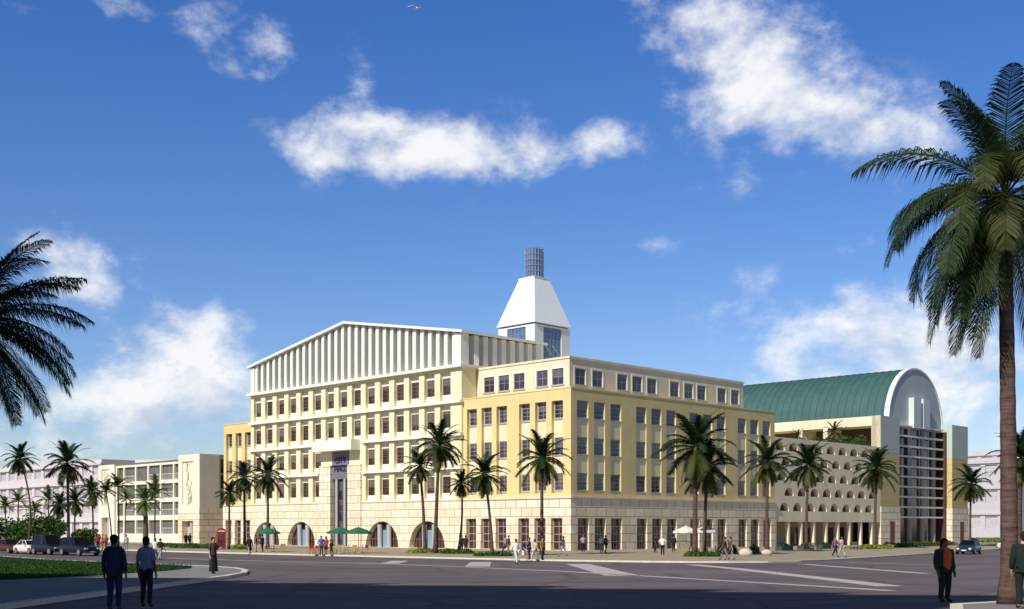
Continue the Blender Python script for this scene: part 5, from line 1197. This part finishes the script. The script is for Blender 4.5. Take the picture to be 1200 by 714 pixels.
for px, d, rot, lb in ((315.5, 124.5, 90, 'tan cafe chair left of the table at the first arch'), (327, 124.6, 270, 'tan cafe chair right of the table at the first arch'), (332, 123.5, 200, 'tan cafe chair set apart right of the first arch table'),
                       (389.5, 117.4, 90, 'tan cafe chair left of the left portal table'), (400.5, 117, 270, 'tan cafe chair right of the left portal table'), (396, 116.2, 180, 'tan cafe chair in front of the left portal table'), (404, 115.8, 140, 'tan cafe chair between the two portal tables'),
                       (411, 116.3, 90, 'tan cafe chair left of the right portal table'), (422.5, 116.2, 270, 'tan cafe chair right of the right portal table'), (416, 115.2, 180, 'tan cafe chair in front of the right portal table'), (428, 115.6, 230, 'tan cafe chair standing right of both portal tables'),
                       (802, 111.6, 90, 'tan cafe chair left of the left cream parasol table'), (814.5, 111.4, 270, 'tan cafe chair right of the left cream parasol table'), (823, 111.5, 90, 'tan cafe chair left of the right cream parasol table'), (836, 111.6, 270, 'tan cafe chair right of the right cream parasol table')):
    chair(WC, lb, px, d, rot, 'tan cafe chairs')
for px, d, rot, lb in ((365.5, 112.5, 20, 'left red metal chair beside the person in bright blue'), (370, 111.5, -30, 'right red metal chair beside the person in bright blue')): chair(RC, lb, px, d, rot, 'red metal chairs')
# boulders, benches, planters
def boulder(label, px, d, rx, rz, c):
    o = MB(); rg = random.Random(px); n, m = 14, 8; vs = []; fs = []
    for j in range(m + 1):
        for i in range(n):
            a, b = 2*math.pi*i/n, -.5*math.pi + math.pi*j/m; k = rg.uniform(.88, 1.08); vs.append((rx*k*math.cos(a)*math.cos(b), rx*.8*k*math.sin(a)*math.cos(b), rz*(.75 + k*math.sin(b))))
    for j in range(m):
        for i in range(n): fs.append((j*n+i, j*n+(i+1) % n, (j+1)*n+(i+1) % n, (j+1)*n+i))
    o.add(vs, fs); tag(o.build('boulder', c, None, (X(px, d), d, gz(d) + .1), smooth=True), label, 'boulder', 'pale boulders')
M['boulder'] = m_plain('pale_pink_stone', (.6, .48, .42), .85, .15, 3)
boulder('larger pale pink boulder on the paving before the yellow wall', 874, 106, .62, .42, M['boulder']); boulder('smaller pale pink boulder near the arcade corner', 898.5, 110, .52, .32, M['boulder'])
M['teal'] = m_plain('dark_green_paint', (.02, .06, .055), .6, .2, 4)
def planter(label, px, d, L):
    t = thing('planter', label, 'planter', (X(px, d), d, gz(d) + .12), R(55), 'low dark green planters'); b = MB(); b.box(-L/2, L/2, -.4, .4, 0, .08).box(-L/2, L/2, -.4, -.34, .08, .5).box(-L/2, L/2, .34, .4, .08, .5).box(-L/2, -L/2 + .06, -.339, .339, .08, .5).box(L/2 - .06, L/2, -.339, .339, .08, .5); b.build('trough', M['teal'], t)
    b = MB(); leaves(b, random.Random(px), 0, 0, .42, L * .46, .34, .4, 350, .11, True); link('foliage', b.mesh('foliage', M['shrub'], attr='age'), None, t)
planter('low dark green planter before the first arcade column', 919, 132, 3.2); planter('low dark green planter before the middle of the arcade', 944, 138, 3.2); planter('low dark green planter right of the middle arcade palm', 966, 143, 3.2)
def bench(label, px, d, rot):
    t = thing('park_bench', label, 'bench', (X(px, d), d, gz(d) + .12), R(rot), 'benches before the arcade')
    b = MB()
    for y in (-.18, -.06, .06, .18): b.box(-.9, .9, y - .05, y + .05, .42, .46)
    b.build('seat', M['wood'], t); b = MB()
    for z in (.58, .72, .86): b.box(-.9, .9, .24, .27, z - .05, z + .05)
    b.build('backrest', M['wood'], t)
    for x in (-.75, .75): b = MB(); b.box(x - .04, x + .04, -.22, -.16, 0, .419).box(x - .04, x + .04, .18, .239, 0, .9); b.build('leg', M['trim'], t)
bench('tan bench before the arcade left of the strolling pair', 956, 128, 45); bench('tan bench before the arcade right of the strolling pair', 1003, 136, 45)
# a gull high over the gable
def gull(px, py, d):
    t = thing('gull', 'white gull flying high over the city hall gable', 'bird', (X(px, d), d, Z(py, d)), R(30)); b = MB()
    b.lathe(0, 0, [(.01, -.3), (.06, -.2), (.09, -.02), (.075, .12), (.05, .2), (.01, .27)], 10); o = b.build('body', M['white'], t, smooth=True); o.rotation_euler = (R(90), 0, 0)
    for s in (-1, 1):
        b = MB(); b.add([(s*.05, -.12, .02), (s*.05, .1, .02), (s*.35, .06, .16), (s*.35, -.14, .16), (s*.75, .12, .05), (s*.7, .02, .05)] + [(x, y, z - .02) for x, y, z in ((s*.05, -.12, .02), (s*.05, .1, .02), (s*.35, .06, .16), (s*.35, -.14, .16), (s*.75, .12, .05), (s*.7, .02, .05))], [(0,1,2,3),(3,2,4,5),(6,7,8,9),(9,8,10,11),(0,3,9,6),(3,5,11,9),(1,2,8,7),(2,4,10,8),(4,5,11,10)]); b.build('wing', M['white'], t)
gull(488, 10, 100)
